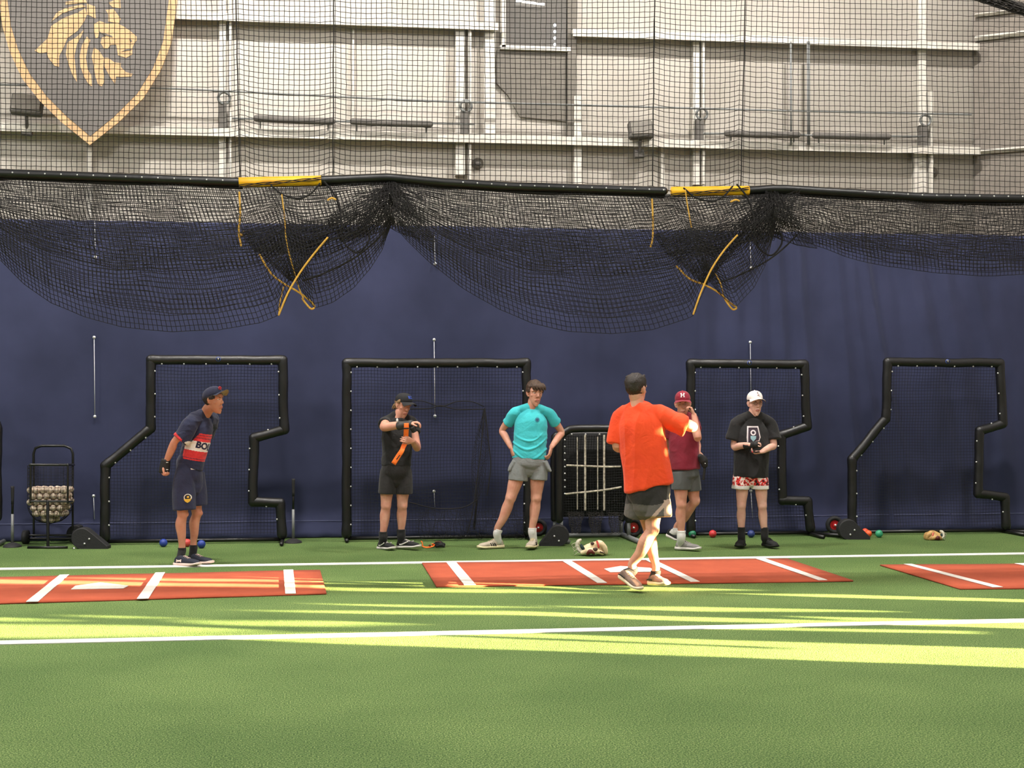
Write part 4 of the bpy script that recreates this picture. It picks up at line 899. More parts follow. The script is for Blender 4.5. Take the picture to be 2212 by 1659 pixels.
def decal(fig, tgt, txt, org, X, Y, size, material, name='lettering', bold=.02, off=.0025, parent=None, tri=None):
    """writing or shapes laid on cloth: projected on to the surface along -(X x Y)"""
    if tri is None:
        cu = bpy.data.curves.new('t', 'FONT'); cu.body = txt; cu.size = size; cu.offset = bold * size; cu.align_x = 'CENTER'; cu.align_y = 'CENTER'; cu.resolution_u = 3
        o = bpy.data.objects.new('t', cu); SC.collection.objects.link(o); bpy.context.view_layer.update(); me = bpy.data.meshes.new_from_object(o.evaluated_get(bpy.context.evaluated_depsgraph_get())); bpy.data.objects.remove(o)
        bm = bmesh.new(); bm.from_mesh(me)
    else:
        bm = bmesh.new(); me = bpy.data.meshes.new('t')
        for P in tri: bm.faces.new([bm.verts.new((x, y, 0)) for x, y in P])
    bmesh.ops.triangulate(bm, faces=bm.faces)
    for _ in range(3):
        es = [e for e in bm.edges if e.calc_length() > .012]
        if not es: break
        bmesh.ops.subdivide_edges(bm, edges=es, cuts=1, use_grid_fill=False); bmesh.ops.triangulate(bm, faces=bm.faces)
    bad = []; T = bvh(tgt); X = Vector(X).normalized(); Y = Vector(Y).normalized(); N = X.cross(Y).normalized()
    if N.y > 0 and abs(N.y) > .2 and False: N = -N
    for v in bm.verts:
        p = org + X * v.co.x + Y * v.co.y + N * .25; hit = T.ray_cast(p, -N, .6)
        if hit[0]: v.co = hit[0] + N * off
        else: bad.append(v)
    bmesh.ops.delete(bm, geom=bad, context='VERTS')
    bm.to_mesh(me); bm.free(); me.materials.clear(); me.materials.append(material); me.name = name
    return put(name, me, parent or fig.root)
def circ(cx_, cy_, r, n=20): return [(cx_ + r * math.cos(2 * math.pi * i / n), cy_ + r * math.sin(2 * math.pi * i / n)) for i in range(n)]
def ringp(cx_, cy_, r0, r1, n=20):
    out = []
    for i in range(n):
        a, b = 2 * math.pi * i / n, 2 * math.pi * (i + 1) / n; out.append([(cx_ + r0 * math.cos(a), cy_ + r0 * math.sin(a)), (cx_ + r1 * math.cos(a), cy_ + r1 * math.sin(a)), (cx_ + r1 * math.cos(b), cy_ + r1 * math.sin(b)), (cx_ + r0 * math.cos(b), cy_ + r0 * math.sin(b))])
    return out
def drape(me, cx_, amp, freq, curv, z0, z1):
    """hanging folds that sag in the middle"""
    V = getV(me); N = getN(me); ph = (V[:, 2] - z0) * freq - curv * ((V[:, 0] - cx_) ** 2) * freq * .9
    ph += np.array([2.6 * noise.noise(Vector(p) * 5) for p in V]); w = np.clip((V[:, 2] - z0) / .06, 0, 1) * np.clip((z1 - V[:, 2]) / .12, 0, 1)
    s_ = np.sin(ph); d = amp * np.where(s_ > 0, s_ ** 1.5 if False else np.abs(s_) ** 2.2, 0) * w; setV(me, V + N * d[:, None])
c_black = cloth('black_cotton', (19, 18, 20), (14, 14, 15)); c_navy = cloth('navy_cloth', (30, 36, 66), (24, 28, 54)); c_white = cloth('white_cotton', (232, 230, 226)); c_red = cloth('red_cloth', (206, 50, 52), (182, 36, 40))
c_teal = cloth('teal_cotton', (62, 188, 196), (50, 172, 182)); c_gs = cloth('grey_shorts', (126, 130, 130), (112, 116, 116)); c_org = cloth('orange_cotton', (230, 70, 20), (214, 58, 14)); c_mar = cloth('maroon_cotton', (128, 22, 46), (112, 18, 38))
c_dg = cloth('charcoal_shorts', (84, 88, 88), (76, 80, 80)); c_sock = cloth('white_sock', (228, 226, 224), bsc=90); c_bsock = cloth('black_sock', (20, 20, 22)); brace = mat('black_neoprene', (24, 24, 26), .7, bump=.3, bsc=60)
tan_under = cloth('tan_underbrim', (150, 138, 108)); shoe_blk = mat('black_knit', (22, 23, 25), .8, bump=.4, bsc=160); shoe_navy = mat('navy_knit', (28, 33, 50), .8, bump=.4, bsc=160); sole_w = mat('white_foam_sole', (232, 226, 220), .6); sole_p = mat('pale_pink_sole', (236, 208, 196), .6)
shoe_tan = mat('beige_knit', (196, 184, 166), .8, bump=.4, bsc=160, c2=(168, 156, 140)); sole_c = mat('cream_sole', (234, 218, 178), .6); shoe_grey = mat('grey_knit', (150, 146, 142), .8, bump=.4, bsc=160, c2=(110, 108, 106)); sole_b = mat('black_sole', (24, 24, 24), .7)
hair_dk = mat('dark_brown_hair', (40, 28, 22), .55, c2=(24, 17, 14), nsc=90, bump=.6, bsc=140); hair_br = mat('brown_hair', (78, 56, 40), .55, c2=(48, 34, 26), nsc=90, bump=.6, bsc=140); hair_bl = mat('sandy_hair', (150, 122, 84), .6, c2=(110, 86, 58), nsc=90, bump=.6, bsc=140)
V3 = Vector
def hairband(zb=-.055, front=.035): return lambda x, y, z: (1.0 if (y < front and z > zb + (.045 if y > 0 else 0) - .2 * 0) else 0) if z < .06 else .6

# ---- 1: leaning forward in profile, navy baseball jersey
A = Fig(405, 1219, 14.6, 'person in a navy cap and red striped jersey leaning forward with one arm swung back'); J = A.J
A.head(J(462, 865), 68, -2, 0, 1.02)
nb = J(441, 898, .10); ch = J(432, 932, .10); wa = J(412, 985, .10); hp = J(410, 1020, .10)
lat = V3((-.50, .86, 0)) * -1
A.torso(hp, wa, ch, nb, lat, .95); A.neck(nb)
sh1 = J(417, 915, -.06); el1 = J(379, 952, -.08); wr1 = J(357, 1003, -.04); A.arm(sh1, el1, wr1); A.hand(wr1, (-.10, 0, -1), (.8, -.4, 0), -1, 62, thumb=.3)
sh2 = J(455, 910, .26); el2 = J(440, 950, .42); wr2 = J(425, 985, .44); A.arm(sh2, el2, wr2); A.hand(wr2, (-.3, .1, -1), (.8, .3, 0), 1, 30)
A.leg(J(399, 1030, -.02), J(394, 1110, -.03), J(394, 1186, 0), (-.95, .2, 0), .93); A.leg(J(423, 1030, .14), J(425, 1108, .14), J(419, 1180, .17), (-.95, .2, 0), .90)
lf = A.shoe(J(381, 1223, -.02) * 1, J(431, 1223, -.22) + V3((0, 0, 0)), shoe_navy, sole_p, sock=c_bsock, ank=J(394, 1186, 0), sockh=.015, sockr=.040, stripe=[[(.18, .05), (.28, .06), (.38, .05)], [(.18, .066), (.28, .055), (.38, .066)]], stripemat=sole_p, label='navy running shoe with pale pink sole')
A.shoe(J(408, 1219, .20), J(458, 1219, -.02), shoe_navy, sole_p, sock=c_bsock, ank=J(419, 1180, .17), sockh=.015, sockr=.040, label='navy running shoe with pale pink sole')
A.finish(SK1); A.eyes(openness=.8)
A.hair(lambda x, y, z: (1 if (z > -.045 and y < .03 and not (abs(x) > .055 and z < .005 and y > -.03)) or (y < .052 and z > .01) else 0), .006, hair_dk, seed=1)
A.cap(c_navy, tilt=16, brim_up=20, zlift=.012, under=tan_under)
decal(A, A.capme, 'B', A.capP(0, .10, .045), -A.capax[0], A.capax[2], .05, c_red, 'cap_letter', parent=A.capo) if False else None
m = MB()
for t0 in (0, 1): m.add(loft([A.capP(-.022 + .02 * t0, .108, .030), A.capP(-.028 + .03 * t0, .106, .046), A.capP(-.006 - .01 * t0, .107, .060), A.capP(.018, .107, .046)], [(.005, .003)] * 4, n=8, sub=3))
m.build('cap_emblem', c_red, A.capo)
hem = J(410, 1008, .10); ax = (nb - hem)
parts = [loft([hem, hem.lerp(nb, .25), hem.lerp(nb, .55), hem.lerp(nb, .80), hem.lerp(nb, .97)], [(.178, .122), (.165, .118), (.172, .122), (.160, .110), (.080, .072)], lat=lat, n=32, sub=5, cap='flat'),
         loft([J(424, 908, .02), J(412, 916, -.06), J(400, 938, -.075), J(391, 950, -.08)], [.070, .076, .082, .086], n=20, sub=4, cap='flat'), loft([nb + V3((.02, 0, -.04)), sh2, sh2.lerp(el2, .7)], [.07, .078, .085], n=20, sub=4, cap='flat')]
for s_ in (1,): parts.append(loft([J(420, 903, .0), J(440, 896, .10), J(460, 903, .24)], [.060, .062, .060], n=18, sub=3))
sho = A.garment('jersey', parts, [c_navy, c_red, c_white], wr=(.010, (7, 7, 16), 3.0), voxel=.0045)
C_ = facecent(sho.data); a0 = np.array(list(hem)); ax_ = np.array(list(ax)); L2 = ax_.dot(ax_)
frn = np.array([.80, -.60, 0]); t_ = ((C_ - a0) @ ax_) / L2; t_ = t_ - .20 * ((C_ - a0 - t_[:, None] * ax_) @ np.array([1.0, 0, 0])); P0 = a0 + t_[:, None] * ax_; D_ = C_ - P0
fr_ = D_ @ frn; shd = np.linalg.norm(np.cross(C_ - np.array(list(sh1)), np.array(list((el1 - sh1).normalized()))), axis=1)
sl = ((C_ - np.array(list(sh1))) @ np.array(list((el1 - sh1).normalized()))); onsl = (shd < .115) & (sl > .02) & (C_[:, 1] < np.where(sl > .09, .02, -.035)) & (C_[:, 0] < sh1.x + .07)
body_ = (fr_ > -.005) & ~onsl & (D_[:, 1] < .25)
mi = np.zeros(len(C_), int); tw = t_
for lo, hi, k in ((.15, .18, 1), (.19, .335, 1), (.335, .52, 2), (.52, .58, 1), (.59, .635, 1), (.645, .675, 1)): mi[body_ & (tw > lo) & (tw < hi)] = k
mi[onsl & (sl > .175) & (shd < .105)] = 1
mi[(sl > .178) & (shd < .1)] = 1
sho.data.polygons.foreach_set('material_index', mi.tolist())
Xd = V3((.60, .80, 0)) * .9; 
dax = ax.normalized(); Nf = V3((.42, -.90, 0)).normalized(); Xt = dax.cross(Nf).normalized(); Xt = -Xt if Xt.x < 0 else Xt
decal(A, sho.data, 'BULLS'[:3] if False else 'BOL', hem + ax * .425 + Nf * .10 + Xt * .045, Xt, Nf.cross(Xt).normalized(), .088, c_navy, 'chest_lettering', bold=.05)
A.band('undershirt_hem', hem - V3((0, 0, .022)), hem + V3((0, 0, .01)), (.172, .117), (.172, .117), c_white, lat=lat)
sh_parts = [loft([J(408, 1000, .09), J(410, 1030, .09), J(412, 1050, .08)], [(.152, .116), (.160, .124), (.120, .12)], lat=lat, n=24, sub=3), loft([J(405, 1006, .03), J(398, 1050, -.01), J(399, 1101, -.02)], [(.092, .085), (.110, .10), (.112, .105)], lat=(1, 0, 0), n=22, sub=4, cap='flat'), loft([J(420, 1022, .14), J(425, 1060, .14), J(427, 1091, .14)], [(.100, .098), (.098, .10), (.095, .10)], lat=(1, 0, 0), n=22, sub=4, cap='flat')]
so2_ = A.garment('shorts', sh_parts, c_navy, wr=(.006, (7, 7, 4), 1.0))
lo = J(404, 1077, -.15)
decal(A, so2_.data, '', lo, (1, 0, 0), (0, 0, 1), 1, mat('logo_white', (225, 220, 205), .7), 'shorts_logo', tri=[circ(0, 0.008, .036)]); decal(A, so2_.data, '', lo, (1, 0, 0), (0, 0, 1), 1, mat('logo_black', (20, 20, 24), .7), 'shorts_logo', tri=[circ(0, .010, .027)], off=.004); decal(A, so2_.data, '', lo, (1, 0, 0), (0, 0, 1), 1, mat('logo_gold', (224, 176, 50), .7), 'shorts_logo', tri=[[(-.036, -.008), (.034, -.004), (.022, -.028), (0, -.044), (-.024, -.028)], circ(.004, .014, .010)], off=.006)
A.band('wrist_brace', wr1 + V3((.01, 0, .050)), wr1 + V3((-.012, 0, -.088)), (.044, .040), (.052, .040), brace, lat=(1, 0, 0), label='black wrist brace')
for k in (-.02, .05):
    m = MB(); p = wr1 + V3((.030, -.038, -k)); m.add(box(p, .020, .006, .006)); m.build('brace_tag', c_white, A.root)

# ---- 2: black shirt, winding an orange strap
B = Fig(852, 1187, 16.1, 'person in a black cap, black shirt and black shorts unwinding an orange wrist strap'); J = B.J
B.head(J(871, 876), 36, 15, -6, 1.0)
nb = J(860, 902, .0); ch = J(858, 928); wa = J(857, 975); hp = J(855, 1012); lat = V3((.95, .30, 0))
B.torso(hp, wa, ch, nb, lat); B.neck(nb)
sh1 = J(834, 913, -.03); el1 = J(830, 923, -.26); wr1 = J(884, 915, -.40); B.arm(sh1, el1, wr1, (.054, .052, .046, .046, .038, .027)); B.hand(wr1, (.95, -.2, .15), (.15, 0, -1), 1, 34, thumb=.5)
sh2 = J(890, 915, .09); el2 = J(901, 966, -.05); wr2 = J(891, 953, -.40); B.arm(sh2, el2, wr2, (.052, .048, .042, .042, .036, .026)); B.hand(wr2, (-.75, -.62, .22), (-.35, .9, .1), -1, 30, thumb=.5, L=.175)
B.leg(J(838, 1020), J(834, 1093), J(828, 1160), (-.2, .97, 0), .98); B.leg(J(872, 1020, .04), J(869, 1093, .02), J(867, 1155, .04), (-.2, .97, 0), .98)
sw = [[(.22, .050), (.30, .048), (.42, .058), (.62, .078)]]
B.shoe(J(820, 1187, .13), J(850, 1188, -.12), shoe_blk, sole_w, sock=c_bsock, ank=J(828, 1160, 0), sockh=.06, sockr=.046, stripe=sw, label='black running shoe with a white heel and side mark', soleh=.036)
B.shoe(J(860, 1185, .1), J(906, 1184, -.10), shoe_blk, sole_w, sock=c_bsock, ank=J(867, 1155, .04), sockh=.06, sockr=.046, stripe=sw, label='black running shoe with a white heel and side mark', soleh=.036)
B.finish(SK2); B.eyes(openness=.45)
B.hair(lambda x, y, z: (1 if (z > -.085 and y < -.005 and not (abs(x) > .058 and z < .01 and y > -.03)) or (y < .03 and z > .02) else 0), lambda x, y, z: .010 + .012 * (z < -.0), hair_bl, .005, 2,
       spikes=[([(-.068 + .02 * (k % 3), -.04 - .012 * k, -.02), (-.072 + .022 * (k % 3), -.052 - .010 * k, -.048), (-.076 + .025 * (k % 3), -.070 - .006 * k, -.066 - .003 * k)], .010) for k in range(6)])
cpb = mat('black_cap_cloth', (24, 25, 29), .85); B.cap(cpb, tilt=11, yaw=12, brim_up=-4, zlift=.016)
decal(B, B.capme, 'KC', B.capP(0.002, .10, .045), B.capax[0], B.capax[2], .042, mat('royal_blue', (46, 84, 196), .6), 'cap_letters', parent=B.capo, bold=.03)
hem = J(856, 1006); 
parts = [loft([hem, hem.lerp(nb, .3), hem.lerp(nb, .62), hem.lerp(nb, .82), hem.lerp(nb, .985)], [(.158, .120), (.160, .120), (.168, .126), (.146, .100), (.072, .070)], lat=lat, n=32, sub=5, cap='flat'), loft([J(846, 908), J(834, 913, -.03), J(830, 917, -.11)], [.058, .066, .068], n=20, sub=4, cap='flat'), loft([J(878, 908, .04), sh2, J(895, 936, .04)], [.058, .064, .068], n=20, sub=4, cap='flat'), loft([J(840, 905, -.01), J(860, 899, .02), J(884, 907, .07)], [.046, .058, .046], n=16)]
B.garment('t_shirt', parts, c_black, wr=(.011, (8, 8, 8), 11.0), voxel=.006)
parts = [loft([J(856, 998), J(856, 1022), J(856, 1036)], [(.150, .118), (.160, .126), (.09, .10)], lat=lat, n=24, sub=3), loft([J(842, 1016), J(838, 1045), J(837, 1066)], [(.098, .105), (.098, .108), (.100, .11)], lat=(1, 0, 0), n=22, sub=4, cap='flat'), loft([J(870, 1016, .04), J(873, 1045, .03), J(873, 1066, .03)], [(.095, .105), (.093, .108), (.094, .11)], lat=(1, 0, 0), n=22, sub=4, cap='flat')]
B.garment('shorts', parts, cloth('black_nylon', (30, 28, 28), (24, 22, 22)), wr=(.005, (7, 7, 4), 4.0))
M['neo'] = mat('grey_black_brace', (58, 58, 58), .6, c2=(44, 44, 44), bump=.2, bsc=60)
B.band('wrist_brace', J(861, 920, -.345), J(891, 915, -.425), (.054, .048), (.048, .040), M['neo'], label='grey black wrist brace')
B.band('hand_wrap', J(890, 922, -.46), J(896, 932, -.44), (.032, .03), (.03, .03), brace)
m = MB(); m.add(ball(J(858, 908, -.40), .012, .01, .022)); m.build('brace_tab', c_white, B.root)
stp = mat('orange_strap', (246, 124, 34), .7, c2=(236, 104, 24), bump=.3, bsc=80)
st = empty('wrist_strap', B.root.location + Matrix.Rotation(-TH, 3, 'Z') @ J(877, 915, -.47), -TH, label='long orange strap hanging from the wrist of the person in the black cap', cat='strap'); s0 = J(877, 915, -.47)
m = MB(); L_ = [(878, 914, -.485), (878, 922, -.49), (877.5, 932, -.48), (877, 945, -.445), (876, 955, -.425), (871, 966, -.43), (868, 974, -.45), (860, 986, -.45), (850, 1002, -.45)]
m.add(loft([J(*p) - s0 for p in L_], [(.026, .003)] * len(L_), lat=(1, 0, .25), n=10, sub=4, cap='flat')); m.build('webbing', stp, st)
m = MB(); m.add(loft([J(863.5, 983, -.458) - s0, J(857, 992, -.458) - s0], [(.005, .003)] * 2, lat=(1, 0, .25), n=8, sub=1)); m.build('slot', brace, st)
m = MB(); m.add(box(J(877.5, 925, -.495) - s0, .062, .012, .012)); m.build('buckle', brace, st)

# ---- 3: teal shirt, hands on hips
C3 = Fig(1115, 1185, 16.2, 'person in a teal t-shirt and grey shorts standing with both hands on the hips'); J = C3.J
C3.head(J(1155, 850), 22, 3, -3, 1.06)
nb = J(1149, 884, .02); ch = J(1148, 912); wa = J(1144, 965); hp = J(1143, 1000); lat = V3((.99, .1, 0))
C3.torso(hp, wa, ch + V3((0, .02, 0)), nb, lat, .92); C3.neck(nb, .058)
sh1 = J(1110, 892, .02); el1 = J(1085, 930, .10); wr1 = J(1104, 967, -.02); C3.arm(sh1, el1, wr1); C3.hand(wr1, (.28, -.12, -.95), (.9, .3, 0), 1, 22, thumb=.5)
sh2 = J(1187, 892, .05); el2 = J(1213, 934, .13); wr2 = J(1191, 966, -.02); C3.arm(sh2, el2, wr2); C3.hand(wr2, (-.22, -.12, -.95), (-.9, .3, 0), -1, 22, thumb=.5)
C3.leg(J(1124, 1005), J(1103, 1076, -.02), J(1075, 1150, .0), (.1, .97, 0), 1.04); C3.leg(J(1163, 1005, .02), J(1158, 1076, .02), J(1150, 1147, .02), (0, .98, 0), 1.04)
st3 = [[(.34 + .08 * k, .034), (.40 + .08 * k, .064)] for k in range(3)]
C3.shoe(J(1087, 1184, .06), J(1033, 1186, -.04), shoe_tan, sole_c, sock=c_sock, ank=J(1075, 1150, 0), sdir=(.32, 0, .94), sockh=.035, sockr=.044, stripe=st3, stripemat=sole_b, label='beige running shoe with three dark stripes', hh=1.05)
C3.shoe(J(1156, 1182, .10), J(1142, 1186, -.19), shoe_tan, sole_c, sock=c_sock, ank=J(1150, 1147, .02), sockh=.035, sockr=.046, stripe=st3, stripemat=sole_b, label='beige running shoe with three dark stripes', hh=1.05)
C3.finish(SK2); C3.eyes(openness=.7)
C3.hair(lambda x, y, z: (1 if (z > -.05 and y < .0 and not (abs(x) > .055 and z < .012 and y > -.03)) or (y < .035 and z > .015) or z > .062 else 0), lambda x, y, z: .014 + .012 * max(0, z - .05) / .06, hair_br, .007, 5, name='hair',
        spikes=[([(x * .9, .055, .105), (x, .092, .085), (x * 1.05 + .004, .096, .052 - .012 * math.sin(i * 2.1)), (x * 1.08 + .006, .090, .040 - .014 * math.sin(i * 2.1))], .0105) for i, x in enumerate(np.linspace(-.062, .066, 13))] +
               [([(q * .066, .03, .06), (q * .080, .02, .03), (q * .082, .015, .0)], .010) for q in (-1, 1)])
hem = J(1143, 991)
parts = [loft([hem, hem.lerp(nb, .3), hem.lerp(nb, .62), hem.lerp(nb, .82), hem.lerp(nb, .985)], [(.182, .128), (.180, .124), (.180, .126), (.160, .110), (.073, .071)], lat=lat, n=36, sub=5, cap='flat'), loft([J(1122, 888, .02), J(1111, 893, .02), J(1101, 909, .05), J(1097, 914, .07)], [.052, .058, .060, .066], n=20, sub=4, cap='flat'), loft([J(1175, 888, .04), J(1187, 893, .05), J(1196, 908, .07), J(1200, 913, .09)], [.052, .058, .060, .066], n=20, sub=4, cap='flat'), loft([J(1112, 889, .02), J(1130, 884, .02), J(1149, 881, .03), J(1168, 884, .03), J(1186, 889, .05)], [.042, .048, .058, .048, .042], n=16)]
ts = C3.garment('t_shirt', parts, c_teal, wr=(.008, (4, 4, 9), 6.0), voxel=.005)
drape(ts.data, hem.x, .011, 62, 3.2, hem.z - .02, hem.z + .30)
decal(C3, ts.data, '', J(1161, 907, -.16), (1, 0, 0), (0, 0, 1), 1, mat('badge_ring', (26, 110, 140), .6), 'chest_badge', tri=ringp(0, 0, .020, .026)); decal(C3, ts.data, '', J(1161, 907, -.16), (1, 0, 0), (0, 0, 1), 1, mat('badge_dark', (24, 70, 100), .6), 'chest_badge', tri=[circ(0, 0, .017)])
parts = [loft([J(1143, 984), J(1143, 1004), J(1142, 1012)], [(.172, .122), (.184, .130), (.10, .10)], lat=lat, n=28, sub=3), loft([J(1127, 998), J(1121, 1018), J(1119, 1037)], [(.098, .11), (.105, .118), (.108, .12)], lat=(1, 0, 0), n=24, sub=4, cap='flat'), loft([J(1161, 998, .02), J(1164, 1018, .02), J(1163, 1036, .02)], [(.094, .11), (.098, .118), (.096, .12)], lat=(1, 0, 0), n=24, sub=4, cap='flat')]
parts += [loft([J(1112, 996), J(1103, 1012), J(1098, 1017)], [(.03, .09), (.028, .085), (.010, .07)], lat=(1, 0, 0), n=14, cap='flat'), loft([J(1176, 996), J(1184, 1012), J(1190, 1018)], [(.03, .09), (.028, .085), (.010, .07)], lat=(1, 0, 0), n=14, cap='flat')]
C3.garment('shorts', parts, c_gs, wr=(.005, (9, 9, 3), 2.0), voxel=.0055)

# ---- 4: orange shirt seen from behind
D4 = Fig(1395, 1274, 12.6, 'person in a bright orange t-shirt seen from behind, walking, one elbow lit by the sun'); J = D4.J
D4.head(J(1375, 841), 140, 0, 0, 1.03)
nb = J(1376, 876, .0); ch = J(1382, 920); wa = J(1392, 990); hp = J(1400, 1045); lat = V3((.97, -.24, 0))
D4.torso(hp, wa, ch, nb, lat, 1.05); D4.neck(nb, .06)
sh1 = J(1342, 895, .08); el1 = J(1334, 962, .06); wr1 = J(1352, 975, .34); D4.arm(sh1, el1, wr1, (.056, .052, .048, .046, .038, .027)); D4.hand(wr1, (.2, .9, .1), (.9, 0, -.2), 1, 35)
sh2 = J(1430, 893, -.02); el2 = J(1494, 922, -.06); wr2 = J(1486, 912, .22); D4.arm(sh2, el2, wr2, (.060, .056, .047, .046, .038, .027)); D4.hand(wr2, (-.35, .8, .1), (-.3, 0, -1), -1, 30)
D4.leg(J(1412, 1060, .02), J(1408, 1145, -.04), J(1366, 1228, .02), (-.6, -.6, 0), 1.02); D4.leg(J(1385, 1060, .10), J(1404, 1150, .16), J(1416, 1232, .14), (-.6, -.6, 0), .95)
slip = mat('black_elastic', (32, 28, 28), .8, bump=.3, bsc=120); shoe_o = mat('taupe_mesh', (150, 122, 108), .8, bump=.4, bsc=140, c2=(90, 72, 64)); sole_o = mat('cream_foam', (236, 214, 184), .6)
D4.shoe(J(1340, 1263, .05) + V3((0, 0, .055)), J(1381, 1277, -.16), shoe_o, sole_o, sock=slip, ank=J(1366, 1228, .02), sockh=-.005, sockr=.043, soleh=.042, label='chunky cream soled walking shoe', stripe=[[(.05, .05), (.2, .056), (.35, .05)]], stripemat=sole_b, hh=.9)
D4.shoe(J(1405, 1264, .18), J(1440, 1266, -.04), shoe_o, sole_o, sock=slip, ank=J(1416, 1232, .14), sockh=-.005, sockr=.043, soleh=.042, label='chunky cream soled walking shoe', stripe=[[(.05, .05), (.2, .056), (.35, .05)]], stripemat=sole_b, hh=.9)
D4.finish(SK2); D4.eyes()
D4.hair(lambda x, y, z: (1 if (z > -.06 and y < .012 and not (abs(x) > .058 and z < .012 and y > -.03)) or (y < .045 and z > .02) or z > .068 else 0), lambda x, y, z: (.004 + .016 * max(0, min(1, (z - .03) / .06))), hair_dk, .006, 9,
        spikes=[([(x, -.02 + .05 * math.sin(i * 1.7), .100), (x * .9 + .004, .01 + .05 * math.sin(i * 1.7), .124 - 6 * x * x), (x * .9 + .010, .035 + .05 * math.sin(i * 1.7), .112 - 6 * x * x)], .012) for i, x in enumerate(np.linspace(-.05, .05, 11))])
hem = J(1401, 1052, .0)
hx = V3((1, -.1, .16))
parts = [loft([hem, J(1397, 1010), J(1390, 960), J(1384, 915), J(1379, 888), J(1376, 875)], [(.202, .150), (.196, .145), (.196, .145), (.190, .136), (.140, .094), (.080, .074)], lat=lat, n=36, sub=5, cap='flat'),
         loft([J(1362, 890, .02), J(1343, 902, .07), J(1334, 935, .07), J(1331, 957, .07)], [.060, .070, .072, .074], n=22, sub=4, cap='flat'), loft([J(1398, 892, -.02), J(1425, 897, -.03), J(1455, 912, -.045), J(1480, 921, -.05)], [.066, .080, .086, .086], n=22, sub=4, cap='flat'), loft([J(1347, 894, .05), J(1377, 882, .02), J(1420, 892, -.02)], [.050, .062, .052], n=16)]
os_ = D4.garment('t_shirt', parts, c_org, wr=(.022, (8, 8, 1.5), 1.5), voxel=.006)
Vv = getV(os_.data); zz0_ = J(1401, 1075).z; f_ = np.clip(((J(1401, 1010).z) - Vv[:, 2]) / .2, 0, 1); Vv[:, 2] += f_ * (Vv[:, 0] - hem.x) * .17; setV(os_.data, Vv)
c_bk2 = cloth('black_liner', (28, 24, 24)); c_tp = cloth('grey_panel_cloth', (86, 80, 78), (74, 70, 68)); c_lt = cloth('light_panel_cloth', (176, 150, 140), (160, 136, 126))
parts = [loft([J(1401, 1040), J(1401, 1068), J(1400, 1092)], [(.175, .135), (.182, .145), (.13, .13)], lat=lat, n=28, sub=3), loft([J(1380, 1062, .08), J(1376, 1090, .10), J(1373, 1114, .12)], [(.098, .12), (.100, .125), (.102, .125)], lat=(1, 0, 0), n=24, sub=4, cap='flat'), loft([J(1415, 1060, -.01), J(1419, 1090, -.03), J(1420, 1116, -.04)], [(.108, .13), (.118, .135), (.120, .138)], lat=(1, 0, 0), n=24, sub=4, cap='flat')]
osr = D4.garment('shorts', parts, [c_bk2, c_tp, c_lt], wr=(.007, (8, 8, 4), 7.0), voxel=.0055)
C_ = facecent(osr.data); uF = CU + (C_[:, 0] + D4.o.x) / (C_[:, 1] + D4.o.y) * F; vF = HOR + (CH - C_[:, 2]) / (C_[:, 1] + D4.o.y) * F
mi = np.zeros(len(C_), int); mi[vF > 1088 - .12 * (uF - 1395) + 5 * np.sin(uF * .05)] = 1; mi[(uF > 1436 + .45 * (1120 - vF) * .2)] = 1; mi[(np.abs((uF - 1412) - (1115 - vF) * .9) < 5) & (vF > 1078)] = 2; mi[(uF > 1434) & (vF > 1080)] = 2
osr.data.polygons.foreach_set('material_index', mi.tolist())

# ---- 5: maroon cap and shirt
E5 = Fig(1478, 1188, 16.0, 'person in a maroon cap and maroon t-shirt, partly hidden, one hand raised to the ear'); J = E5.J
E5.head(J(1475, 873), -6, 6, 2, 1.02)
nb = J(1474, 902, .02); ch = J(1474, 930); wa = J(1476, 985); hp = J(1480, 1020); lat = V3((.99, -.1, 0))
E5.torso(hp, wa, ch, nb, lat); E5.neck(nb)
sh1 = J(1446, 915, .02); el1 = J(1440, 955, .10); wr1 = J(1440, 965, .16); E5.arm(sh1, el1, wr1); E5.hand(wr1, (.3, -.2, -.9), (.9, 0, 0), 1, 30)
sh2 = J(1500, 912, -.02); el2 = J(1507, 946, -.22); wr2 = J(1499, 896, -.16); E5.arm(sh2, el2, wr2, (.048, .046, .042, .043, .036, .026)); E5.hand(wr2, (-.35, .1, .95), (-.9, .1, -.2), 1, 45, thumb=.5, L=.165)
wr3 = None
E5.leg(J(1470, 1025, -.02), J(1471, 1090, -.04), J(1471, 1158, -.02), (-.3, .95, 0), 1.0); E5.leg(J(1492, 1025, .06), J(1500, 1082, .06), J(1462, 1146, .26), (-.5, .85, 0), .98)
E5.shoe(J(1461, 1188, .08), J(1511, 1189, -.10), shoe_grey, sole_w, sock=c_sock, ank=J(1471, 1158, -.02), sockh=.06, sockr=.047, label='grey running shoe with white sole')
E5.shoe(J(1443, 1160, .40), J(1470, 1171, .20), shoe_blk, sole_w, sock=c_sock, ank=J(1462, 1146, .26), sockh=.03, sockr=.046, label='dark side of the rear running shoe')
E5.arm(J(1498, 935, .10), J(1507, 962, .12), J(1508, 976, -.0), (.04, .04, .036, .034, .030, .024)); E5.hand(J(1507, 976, -.0), (.45, -.3, -.75), (-.2, -.9, -.2), -1, 55, L=.16)
E5.finish(SK2); E5.eyes(openness=.6)
E5.hair(lambda x, y, z: (1 if (z > -.045 and y < .01 and not (abs(x) > .058 and z < .012 and y > -.03)) or (y < .03 and z > .02) else 0), .005, hair_br, .003, 3)
c_cap5 = cloth('maroon_cap_cloth', (142, 26, 50), (126, 20, 42)); E5.cap(c_cap5, tilt=3, brim_up=4, zlift=.020)
decal(E5, E5.capme, 'H', E5.capP(0, .10, .046), E5.capax[0], E5.capax[2], .058, c_white, 'cap_letter', parent=E5.capo, bold=.03)
m = MB(); 
